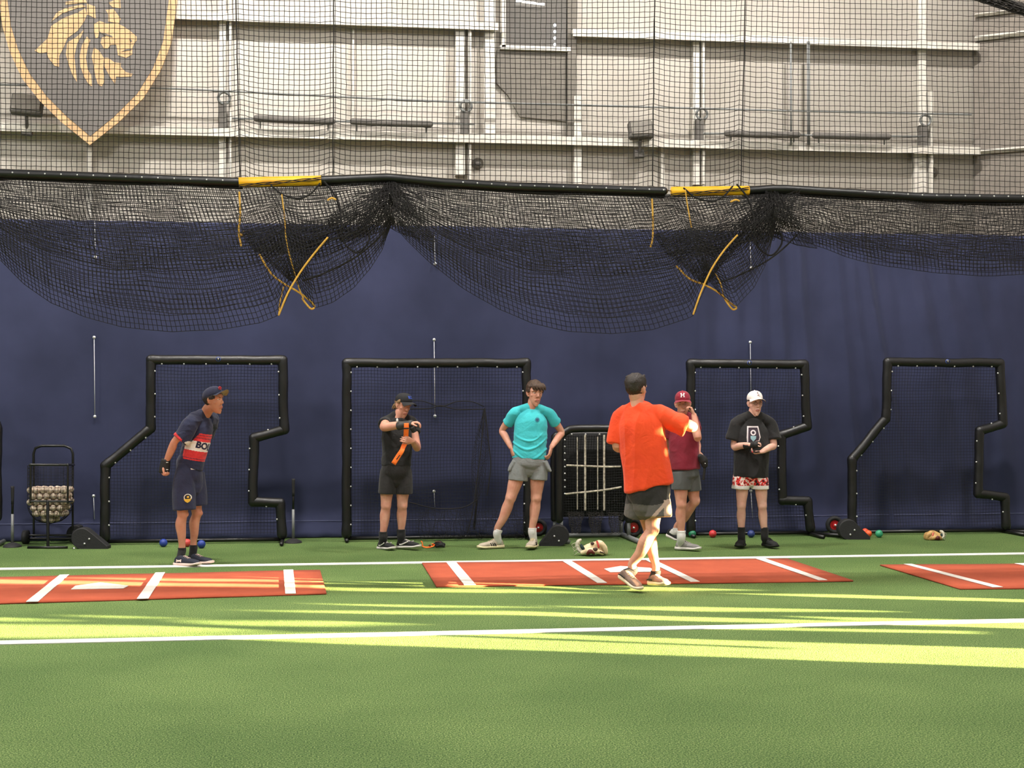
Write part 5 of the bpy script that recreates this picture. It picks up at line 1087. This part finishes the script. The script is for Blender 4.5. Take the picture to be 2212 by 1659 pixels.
for sx in (-1, 1):
    for sz in (-1, 1): m.add(box((0, 0, 0), .016, .003, .005)) if False else None
hw = [[(-.024, -.021), (-.006, -.021), (-.006, -.016), (-.024, -.016)], [(.006, -.021), (.024, -.021), (.024, -.016), (.006, -.016)], [(-.024, .016), (-.006, .016), (-.006, .021), (-.024, .021)], [(.006, .016), (.024, .016), (.024, .021), (.006, .021)]]
decal(E5, E5.capme, '', E5.capP(0, .10, .046), E5.capax[0], E5.capax[2], 1, c_white, 'cap_letter', parent=E5.capo, tri=hw)
hem = J(1479, 1014)
parts = [loft([hem, hem.lerp(nb, .3), hem.lerp(nb, .62), hem.lerp(nb, .82), hem.lerp(nb, .985)], [(.162, .136), (.158, .126), (.160, .118), (.138, .094), (.072, .070)], lat=lat, n=32, sub=5, cap='flat'), loft([J(1458, 905), J(1447, 913, .02), J(1441, 945, .06)], [.052, .062, .068], n=20, sub=4, cap='flat'), loft([J(1487, 908), J(1498, 913, -.02), J(1502, 928, -.10)], [.052, .060, .064], n=20, sub=4, cap='flat'), loft([J(1450, 906), J(1474, 899, .02), J(1498, 905)], [.050, .062, .050], n=16)]
E5.garment('t_shirt', parts, c_mar, wr=(.011, (7, 7, 8), 8.0), voxel=.006)
parts = [loft([J(1480, 1012), J(1480, 1028), J(1481, 1036)], [(.135, .108), (.150, .124), (.09, .10)], lat=lat, n=24, sub=3), loft([J(1470, 1020, -.02), J(1471, 1040, -.03), J(1471, 1057, -.03)], [(.100, .105), (.102, .11), (.104, .11)], lat=(1, 0, 0), n=22, sub=4, cap='flat'), loft([J(1491, 1020, .06), J(1495, 1040, .06), J(1497, 1060, .06)], [(.092, .105), (.088, .108), (.088, .11)], lat=(1, 0, 0), n=22, sub=4, cap='flat')]
E5.garment('shorts', parts, c_dg, wr=(.005, (8, 8, 4), 12.0))
gb = empty('pouch', E5.root.location + Matrix.Rotation(-TH, 3, 'Z') @ J(1519, 998, -.08), -TH, label='small dark pouch with a dangling strap held low by the person in maroon', cat='pouch'); g0 = J(1519, 998, -.08)
m = MB(); m.add(loft([J(1513, 986, -.1) - g0, J(1519, 994, -.08) - g0, J(1522, 1004, -.08) - g0], [.030, .048, .035], n=14)); m.build('bag', brace, gb); m = MB(); m.add(loft([J(1522, 1004, -.08) - g0, J(1521, 1020, -.08) - g0, J(1519, 1036, -.08) - g0], [(.014, .005)] * 3, n=8, sub=4)); m.build('strap', brace, gb); m = MB(); m.add(ball(J(1523, 1001, -.13) - g0, .006)); m.build('clasp', M['snap'], gb)

# ---- 6: white cap, black shirt
G6 = Fig(1627, 1182, 16.3, 'person in a white cap, black t-shirt and red patterned shorts, hands joined at the waist'); J = G6.J
G6.head(J(1631, 872), 12, 2, 0, 1.0)
nb = J(1627, 904, .02); ch = J(1626, 935); wa = J(1625, 985); hp = J(1622, 1022); lat = V3((.99, .1, 0))
G6.torso(hp, wa, ch, nb, lat, .97); G6.neck(nb, .060)
sh1 = J(1592, 914, .0); el1 = J(1586, 965, -.02); wr1 = J(1622, 960, -.26); G6.arm(sh1, el1, wr1, (.048, .044, .038, .038, .033, .024)); G6.hand(wr1, (.85, -.2, .30), (.3, .3, -.9), 1, 48, thumb=.4, L=.165)
sh2 = J(1662, 914, .04); el2 = J(1671, 962, .0); wr2 = J(1645, 976, -.25); G6.arm(sh2, el2, wr2, (.048, .044, .038, .038, .033, .024)); G6.hand(wr2, (-.9, -.15, -.10), (0, -.3, .95), 1, 30, thumb=.5, L=.17)
G6.leg(J(1604, 1030), J(1601, 1093), J(1601, 1158), (0, .98, 0), .88); G6.leg(J(1642, 1030, .02), J(1646, 1093), J(1651, 1158, .02), (0, .98, 0), .88)
G6.shoe(J(1604, 1180, .12), J(1594, 1183, -.16), shoe_blk, sole_b, sock=c_bsock, ank=J(1601, 1158), sockh=.10, sockr=.041, label='plain black shoe')
G6.shoe(J(1650, 1180, .12), J(1676, 1184, -.14), shoe_blk, sole_b, sock=c_bsock, ank=J(1651, 1158, .02), sockh=.10, sockr=.041, label='plain black shoe')
G6.finish(SK3); G6.eyes(openness=.6)
G6.hair(lambda x, y, z: (1 if (z > -.04 and y < .0 and not (abs(x) > .058 and z < .012 and y > -.03)) or (y < .02 and z > .03) else 0), .004, hair_br, .002, 3)
c_wcap = cloth('white_cap_cloth', (240, 232, 228), (230, 220, 216)); G6.cap(c_wcap, tilt=5, brim_up=5, zlift=.022, under=cloth('wine_underbrim', (120, 50, 54)))
decal(G6, G6.capme, 'S', G6.capP(.002, .10, .046), G6.capax[0], G6.capax[2], .060, mat('dark_maroon_thread', (92, 34, 44), .7), 'cap_letter', parent=G6.capo, bold=.0)
decal(G6, G6.capme, '', G6.capP(.002, .10, .046), G6.capax[0], G6.capax[2], 1, mat('dark_maroon_thread2', (92, 34, 44), .7), 'cap_letter', parent=G6.capo, tri=[[(-.006, -.020), (.022, -.026), (.024, -.022), (-.004, -.016)]])
hem = J(1621, 1031)
parts = [loft([hem, hem.lerp(nb, .3), hem.lerp(nb, .62), hem.lerp(nb, .80), hem.lerp(nb, .985)], [(.188, .140), (.188, .140), (.188, .136), (.168, .116), (.079, .075)], lat=lat, n=32, sub=5, cap='flat'), loft([J(1605, 906), J(1591, 915), J(1586, 938), J(1583, 950)], [.054, .064, .076, .084], n=20, sub=4, cap='flat'), loft([J(1650, 906, .02), J(1664, 915, .04), J(1669, 938, .03), J(1671, 949, .02)], [.054, .064, .074, .080], n=20, sub=4, cap='flat'), loft([J(1598, 906), J(1627, 899, .02), J(1658, 907, .03)], [.046, .060, .046], n=16)]
bs = G6.garment('t_shirt', parts, c_black, wr=(.013, (7, 7, 5), 14.0), voxel=.006)
lo = J(1628, 941, -.2); K = 1 / 196.0
def pp(L): return [((u - 1628) * K, (941 - v) * K) for u, v in L]
wh = mat('print_white', (222, 212, 214), .8); dk = mat('print_dark', (50, 34, 48), .8); bl = mat('print_blue', (150, 186, 196), .8)
decal(G6, bs.data, '', lo, (1, 0, 0), (0, 0, 1), 1, wh, 'shirt_print', tri=[pp([(1617.5, 921), (1641, 921), (1645.5, 945), (1640, 958), (1616, 958), (1615.5, 945)])])
decal(G6, bs.data, '', lo, (1, 0, 0), (0, 0, 1), 1, dk, 'shirt_print', tri=[pp([(1620, 924), (1639, 924), (1643, 945), (1638, 958), (1618.5, 958), (1618.5, 945)])], off=.0045)
decal(G6, bs.data, '', lo, (1, 0, 0), (0, 0, 1), 1, wh, 'shirt_print', tri=[[(x + (1629.5 - 1628) * K, y + (941 - 935) * K) for x, y in P] for P in ringp(0, 0, .016, .030)], off=.0065)
decal(G6, bs.data, '', lo, (1, 0, 0), (0, 0, 1), 1, bl, 'shirt_print', tri=[pp([(1623.5, 942), (1635.5, 942), (1635, 948), (1629, 954), (1623.5, 948)])], off=.0065)
def camo():
    m = bpy.data.materials.new('red_pattern_cloth'); m.use_nodes = True; nt = m.node_tree; b = nt.nodes['Principled BSDF']; b.inputs['Roughness'].default_value = .85
    tc = nt.nodes.new('ShaderNodeTexCoord'); n = nt.nodes.new('ShaderNodeTexNoise'); n.inputs['Scale'].default_value = 22; n.inputs['Detail'].default_value = 2; cr = nt.nodes.new('ShaderNodeValToRGB'); cr.color_ramp.interpolation = 'CONSTANT'
    e = cr.color_ramp.elements; e[0].position = 0; e[0].color = (*lin((30, 20, 22)), 1); e[1].position = .40; e[1].color = (*lin((206, 44, 40)), 1); x = e.new(.52); x.color = (*lin((236, 222, 216)), 1); x = e.new(.62); x.color = (*lin((196, 60, 56)), 1)
    nt.links.new(tc.outputs['Object'], n.inputs[0]); nt.links.new(n.outputs[0], cr.inputs[0]); nt.links.new(cr.outputs[0], b.inputs['Base Color']); return m
parts = [loft([J(1621, 1016), J(1621, 1030), J(1621, 1036)], [(.165, .125), (.172, .13), (.09, .10)], lat=lat, n=24, sub=3), loft([J(1602, 1026), J(1600, 1040), J(1599, 1056)], [(.090, .11), (.092, .112), (.096, .115)], lat=(1, 0, 0), n=22, sub=4, cap='flat'), loft([J(1640, 1026, .02), J(1641, 1040, .01), J(1641, 1056, .01)], [(.090, .11), (.092, .112), (.096, .115)], lat=(1, 0, 0), n=22, sub=4, cap='flat')]
so6 = G6.garment('shorts', parts, [camo(), c_white], wr=(.004, (8, 8, 5), 16.0), voxel=.005)
C_ = facecent(so6.data); so6.data.polygons.foreach_set('material_index', (C_[:, 2] < J(1600, 1048).z).astype(int).tolist())
G6.band('wrist_brace', J(1611, 964, -.17), J(1637, 960, -.31), (.048, .042), (.046, .040), brace, label='black wrist brace')
gl = empty('glasses', G6.root.location + Matrix.Rotation(-TH, 3, 'Z') @ G6.H(0, .09, .008), -TH, label='thin framed glasses worn by the person in the white cap', cat='glasses'); g0 = G6.H(0, .09, .008)
for q in (-1, 1):
    m = MB(); m.add(loft([G6.H(q * .031 + .019 * math.cos(a), .094 - .006 * (q * math.cos(a) > 0), .006 + .014 * math.sin(a)) - g0 for a in np.linspace(0, 6.2832, 15)], [.0016] * 15, n=6, sub=1, cap=None)); m.build('lens_frame', M['rail'], gl)
    m = MB(); m.add(tube([G6.H(q * .051, .088, .010) - g0, G6.H(q * .078, .0, .010) - g0], .0018, n=6)); m.build('temple', M['rail'], gl)
m = MB(); m.add(tube([G6.H(-.012, .095, .010) - g0, G6.H(.012, .095, .010) - g0], .0016, n=6)); m.build('bridge', M['rail'], gl)
ph = empty('phone', G6.root.location + Matrix.Rotation(-TH, 3, 'Z') @ J(1630, 976, -.30), -TH, label='small dark device in the hands of the person in the white cap', cat='device'); m = MB(); m.add(box((0, 0, 0), .10, .05, .014)); m.build('case', brace, ph, smooth=False); m = MB(); m.add(ball((-.03, -.026, 0), .008)); m.build('button', c_red, ph)

# ------------------------------------------------------------ ball cart
cz0 = 16.55; cc = Cv(111, 1176, cz0); cc.z = 0; cart = empty('ball_cart', W(cc), -TH, label='black wheeled ball cart with a netting basket beside the left wheel guard', cat='cart')
def K_(u, v, d=0.0): return Cv(u, v, cz0 + d) - cc
def tb(name, L, r=.013, m='black', n=10, sub=1): b = MB(); b.add(loft([K_(*p) for p in L], [r] * len(L), n=n, sub=sub)); return b.build(name, M[m], cart)
tb('handle', [(73, 1003, .27), (73, 980, .27), (77, 968, .27), (90, 963, .27), (140, 963, .27), (154, 969, .27), (158, 980, .27), (158, 1003, .27)], .015)
for (u, d) in ((67, -.27), (74, .27), (158, .27), (147, -.27)): tb('leg', [(u, 1003, d), (u, 1163 if d > 0 else 1085, d)], .012)
for (v, r) in ((1004, .014), (1083, .012)):
    tb('rim', [(66, v, -.27), (147, v, -.27)], r); tb('rim', [(73, v, .27), (160, v, .27)], r); tb('rim', [(66, v, -.27), (73, v, .27)], r); tb('rim', [(147, v, -.27), (160, v, .27)], r)
tb('base_bar', [(66, 1156, .2), (162, 1156, .2)], .013); tb('base_bar', [(66, 1163, .2), (162, 1163, .2)], .013); tb('front_leg', [(104, 1083, -.27), (105, 1180, -.31)], .017)
b = MB(); p = K_(104, 1182, -.33); p.z = .014; b.add(box(p, .43, .05, .022)); b.build('foot_bar', M['black'], cart)
for u in (57, 165):
    b = MB(); p = K_(u, 1165, .2); p.z = .078; b.add(disc(p, (1, 0, 0), .078, .055)); o = b.build('wheel', M['rubber'], cart); b = MB(); b.add(disc(p, (1, 0, 0), .03, .07, 12)); b.build('hub', M['black'], o)
# basket: square netting tapering to a rounded bottom
zt = K_(110, 1004).z; zm = K_(110, 1083).z; zb = K_(110, 1131).z; xc = K_(110, 1083).x; yc = K_(110, 1083, 0).y
def prof(z):
    if z > zm: return .228
    t_ = (zm - z) / (zm - zb); return .228 * math.sqrt(max(0, 1 - t_ ** 2.2)) + .002
def rnd(a, r): c_, s_ = math.cos(a), math.sin(a); e = .62; return (math.copysign(abs(c_) ** e, c_) * r, math.copysign(abs(s_) ** e, s_) * r)
pl = []
for a in np.linspace(0, 2 * math.pi, 37)[:-1]: pl.append(np.array([(xc + rnd(a, prof(z))[0], yc + rnd(a, prof(z))[1], z) for z in np.linspace(zt, zb, 26)]))
for z in np.linspace(zt, zb, 20): pl.append(np.array([(xc + rnd(a, prof(z))[0], yc + rnd(a, prof(z))[1], z) for a in np.linspace(0, 2 * math.pi, 41)]))
put('basket_net', tmesh('basket_net', threads(pl, .0022), M['net']), cart)
leather = mat('scuffed_ball_leather', (214, 200, 182), .6, c2=(168, 146, 126), nsc=26, bump=.2, bsc=60); seam = mat('ball_seam', (150, 60, 50), .7)
bm_ = MB(); bm_.add(ball((0, 0, 0), .0365, n=16, m=10), 0)
for q in (-1, 1): bm_.add(loft([(.0366 * math.cos(a) * .8, .0366 * q * (.50 + .2 * math.cos(2 * a)), .0366 * math.sin(a) * .8) for a in np.linspace(0, 6.2832, 19)], [.0011] * 19, n=4, sub=1, cap=None), 1)
bme = mesh('baseball', *bm_.arr(), [leather, seam], midx=bm_.mi)
rr = random.Random(3); cand = []; st_ = .0745; lvl = 0; z = zb + .055; ztop = K_(110, 1050).z
while z < ztop + .02:
    r = prof(z) - .045; k = 0
    for iy in range(-4, 5):
        for ix in range(-4, 5):
            x = (ix + .5 * ((lvl + iy) % 2)) * st_; y = iy * st_ * .88
            if max(abs(x), abs(y)) <= r + .004 and (x * x + y * y) < (r * 1.28) ** 2:
                if z > ztop and (abs(x) > .10 or abs(y) > .1): continue
                cand.append((x, y, z, r))
    z += st_ * .87; lvl += 1
cand.append((-.01, -.05, z - st_ * .87 + .035, .1))
cand = [c for i, c in enumerate(cand) if all((c[0]-d_[0])**2 + (c[1]-d_[1])**2 + (c[2]-d_[2])**2 > .0715**2 for d_ in cand[:i])]
vis = [c for c in cand if c[1] < -.02 or max(abs(c[0]), abs(c[1])) > c[3] - st_ * .8 or c[2] > ztop - .08]
nb_ = 0
for (x, y, z, r) in vis:
    q = Vector((xc + x + rr.uniform(-.004, .004), yc + y, z + rr.uniform(-.003, .003))); o = bpy.data.objects.new('baseball', bme); SC.collection.objects.link(o)
    o.location = cart.location + Matrix.Rotation(-TH, 3, 'Z') @ q; o.rotation_euler = (rr.uniform(0, 6), rr.uniform(0, 6), rr.uniform(0, 6))
    tag(o, 'scuffed white baseball in the heap inside the ball cart net', 'baseball', 'baseballs heaped in the ball cart'); nb_ += 1
print('balls', nb_)

# ------------------------------------------------------------ batting tees
def tee(u, v, vt, vm, lab):
    p = G(u, v); o = W(p); z = p.y; r = empty('batting_tee', (o.x, o.y, 0), -TH, label=lab, cat='tee'); hh = lambda vv: CH + (HOR - vv) / F * z
    b = MB(); b.add(loft([(0, 0, .05), (0, 0, hh(vm))], [.017, .016], n=12, sub=1, cap='flat')); b.build('lower_tube', M['grey'], r, label='grey lower tube')
    b = MB(); b.add(loft([(0, 0, hh(vm) - .02), (0, 0, hh(vt) - .1)], [.013, .013], n=12, sub=1, cap='flat')); b.build('upper_tube', M['black'], r)
    b = MB(); b.add(loft([(0, 0, hh(vt) + .16), (0, 0, hh(vt) + .06), (0, 0, hh(vt))], [.014, .020, .030], n=14, sub=3, cap='flat')) if False else b.add(loft([(0, 0, hh(vt) - .2), (0, 0, hh(vt) - .07), (0, 0, hh(vt))], [.015, .018, .020], n=14, sub=3, cap='flat')); b.build('ball_rest', M['rubber'], r)
    b = MB(); b.add(loft([(0, 0, .0), (0, 0, .02), (0, 0, .05)], [(.10, .12), (.09, .10), (.03, .03)], lat=(1, 0, 0), n=24, sub=3, cap='flat')); b.build('base', M['rubber'], r)
tee(28, 1181, 1050, 1110, 'batting tee with a grey lower tube left of the ball cart'); tee(634, 1172, 1034, 1100, 'batting tee right of the left L screen')

# ------------------------------------------------------------ weighted balls on the turf


def wball_(u, v, c, lab, r=.045):
    p = W(G(u, v)); V_, F_ = ball((0, 0, 0), r, n=20, m=14); mk('weighted_ball', V_, F_, mat('rubber_ball', c, .45, bump=.25, bsc=120), loc=(p.x, p.y, r), label=lab, cat='ball', group='weighted balls on the turf')
wball_(354, 1181, (36, 62, 150), 'blue ball left of the legs of the person bending forward'); wball_(405, 1181, (206, 66, 62), 'red ball half hidden between the legs of the person bending forward'); wball_(436, 1184, (36, 62, 150), 'blue ball right of the legs of the person bending forward')
wball_(1495, 1161, (24, 120, 84), 'green ball beside the grey shoe of the person in maroon'); wball_(1539, 1161, (214, 58, 62), 'red ball between the person in maroon and the person in the white cap'); wball_(1622, 1161, (38, 56, 120), 'blue ball between the feet of the person in the white cap')
wball_(1841, 1159, (56, 76, 170), 'blue ball in front of the rightmost wheel guard', .042); wball_(1868, 1156, (232, 82, 50), 'red orange ball right of the rightmost wheel guard, the rear one of two touching', .042); wball_(1875, 1160, (244, 96, 44), 'orange ball in front of the red orange ball by the rightmost wheel guard', .042); wball_(1898, 1161, (52, 158, 116), 'green ball right of the orange balls', .045)
p = W(G(161, 1186)); V_, F_ = ball((0, 0, 0), .010, n=10, m=6); mk('pebble', V_, F_, M['cord'], loc=(p.x, p.y, .01), label='tiny white speck on the turf before the left wheel guard', cat='pebble')

# ------------------------------------------------------------ gloves
def glove(u, v, lab, cream, web, z0=.0, sc=1.0, mir=1, rim=True):
    p = G(u, v); r = empty('baseball_glove', W(p), -TH, label=lab, cat='glove'); P = lambda x, y, z: Vector((x * mir * sc, y * sc, z * sc))
    parts = []
    for i in range(4): # fingers stalls fanned over the right side
        a = -.5 + i * .34; parts.append(loft([P(-.02, -.02 + i * .02, .06), P(.05, -.05 + i * .035, .115 - .012 * i), P(.10, -.05 + i * .04, .075), P(.115, -.045 + i * .04, .03)], [.030, .032, .028, .020], n=14, sub=4))
    parts.append(loft([P(-.09, .0, .045), P(-.03, -.01, .065), P(.03, .0, .075), P(.08, .0, .045)], [(.050, .040), (.065, .050), (.070, .055), (.050, .035)], lat=(0, 1, 0), n=18, sub=4))
    parts.append(loft([P(-.10, -.06, .03), P(-.04, -.09, .05), P(.03, -.09, .045), P(.08, -.07, .025)], [.022, .027, .026, .018], n=14, sub=4))
    me = union(parts, .006, 2, 'shell'); me.materials.clear(); me.materials.append(cream); wrinkle(me, .004, (18, 18, 18), 2.0); o = put('shell', me, r)
    cuff = MB(); cuff.add(loft([P(-.09, -.02, .03), P(-.13, -.01, .05), P(-.145, 0, .09), P(-.135, .0, .125), P(-.115, .0, .140)], [(.055, .022), (.055, .022), (.052, .022), (.045, .02), (.030, .014)], lat=(0, 1, 0), n=14, sub=4)); cuff.build('wrist_strap', M['paleleather'], r)
    m = MB(); m.add(loft([P(-.085, -.052, .055), P(-.10, -.056, .075), P(-.112, -.052, .10)], [.012, .020, .010], n=12)); m.build('lining', mat('dark_green_lining', (22, 48, 46), .8), r)
    m = MB(); m.add(loft([P(-.055, -.098, .025), P(-.03, -.112, .045), P(.0, -.110, .03)], [.016, .026, .014], n=12)); m.build('opening', M['darkred'], r, label='dark red inside of the palm')
    for (x, y, z, s_) in ((.012, -.105, .062, .024), (-.01, -.055, .112, .018), (.06, -.098, .04, .008), (.075, -.092, .035, .008), (.09, -.085, .03, .008)):
        m = MB(); m.add(ball(P(x, y, z), s_ * sc, .018 * sc, s_ * .8 * sc)); m.build('finger_gap', M['darkbrown'], r)
    m = MB(); m.add(loft([P(.03, -.075, .135), P(.040, -.098, .105), P(.045, -.105, .08)], [(.010, .006)] * 3, lat=(1, 0, 0), n=8)); m.build('patch', web, r)
    for k in range(4):
        m = MB(); x = -.16 + k * .012; m.add(loft([P(-.10, -.04, .02 + .02 * k), P(-.14, -.05, .03 + .03 * k), P(-.165 - .01 * k, -.04, .01 + .03 * k), P(-.17, -.03, .005 + .02 * k)], [.003] * 4, n=6)); m.build('lace', M['paleleather'], r)
    return r
M['paleleather'] = mat('pale_leather', (200, 196, 176), .6); M['darkred'] = mat('dark_red_leather', (92, 22, 20), .5); M['darkbrown'] = mat('dark_brown_leather', (58, 34, 26), .6)
glove(1281, 1199, 'cream and brown baseball glove with a red patch, on the turf beyond the middle mat', mat('cream_leather', (232, 214, 178), .55, c2=(206, 184, 144), nsc=20, bump=.2, bsc=50), mat('red_patch', (176, 46, 40), .7), sc=1.15)
glove(2016, 1166, 'tan baseball glove lying against the foot of the right L screen', mat('tan_leather', (212, 172, 108), .55, c2=(150, 112, 66), nsc=20, bump=.2, bsc=50), mat('pink_patch', (220, 110, 96), .7), sc=.72, mir=-1)

# orange strap and black batting gloves dropped on the turf
p = G(925, 1183); o = empty('folded_strap', W(p), -TH, label='short orange strap folded on the turf beside the black shoe', cat='strap')
m = MB(); m.add(loft([(-.075, 0, .075), (-.062, -.01, .05), (-.055, -.03, .022), (-.02, -.04, .010), (.03, -.035, .014), (.065, -.02, .03), (.05, .0, .045)], [(.024, .004)] * 7, lat=(0, 1, .2), n=10, sub=4, cap='flat')); m.build('webbing', stp, o)
m = MB(); m.add(ball((.022, -.052, .030), .014, .006, .012)); m.build('slot', M['darkred'], o)
p = G(948, 1182); o = empty('batting_gloves', W(p), -TH, label='crumpled black batting gloves on the turf beside the orange strap', cat='gloves')
me = union([loft([(-.05, 0, .03), (0, -.01, .04), (.05, 0, .03)], [.022, .032, .022], n=12), loft([(-.02, -.03, .015), (.03, -.035, .03), (.058, -.03, .012)], [.012, .014, .010], n=10), loft([(-.03, .0, .045), (.01, .01, .058), (.04, 0, .045)], [.012, .014, .012], n=10)], .005, 1, 'fabric'); me.materials.clear(); me.materials.append(brace); wrinkle(me, .006, (30, 30, 30), 3.0); put('fabric', me, o)
m = MB(); m.add(loft([(-.04, -.03, .062), (-.01, -.036, .068), (.02, -.036, .062)], [(.004, .003)] * 3, n=6)); m.build('trim', mat('brown_trim', (150, 100, 74), .7), o)
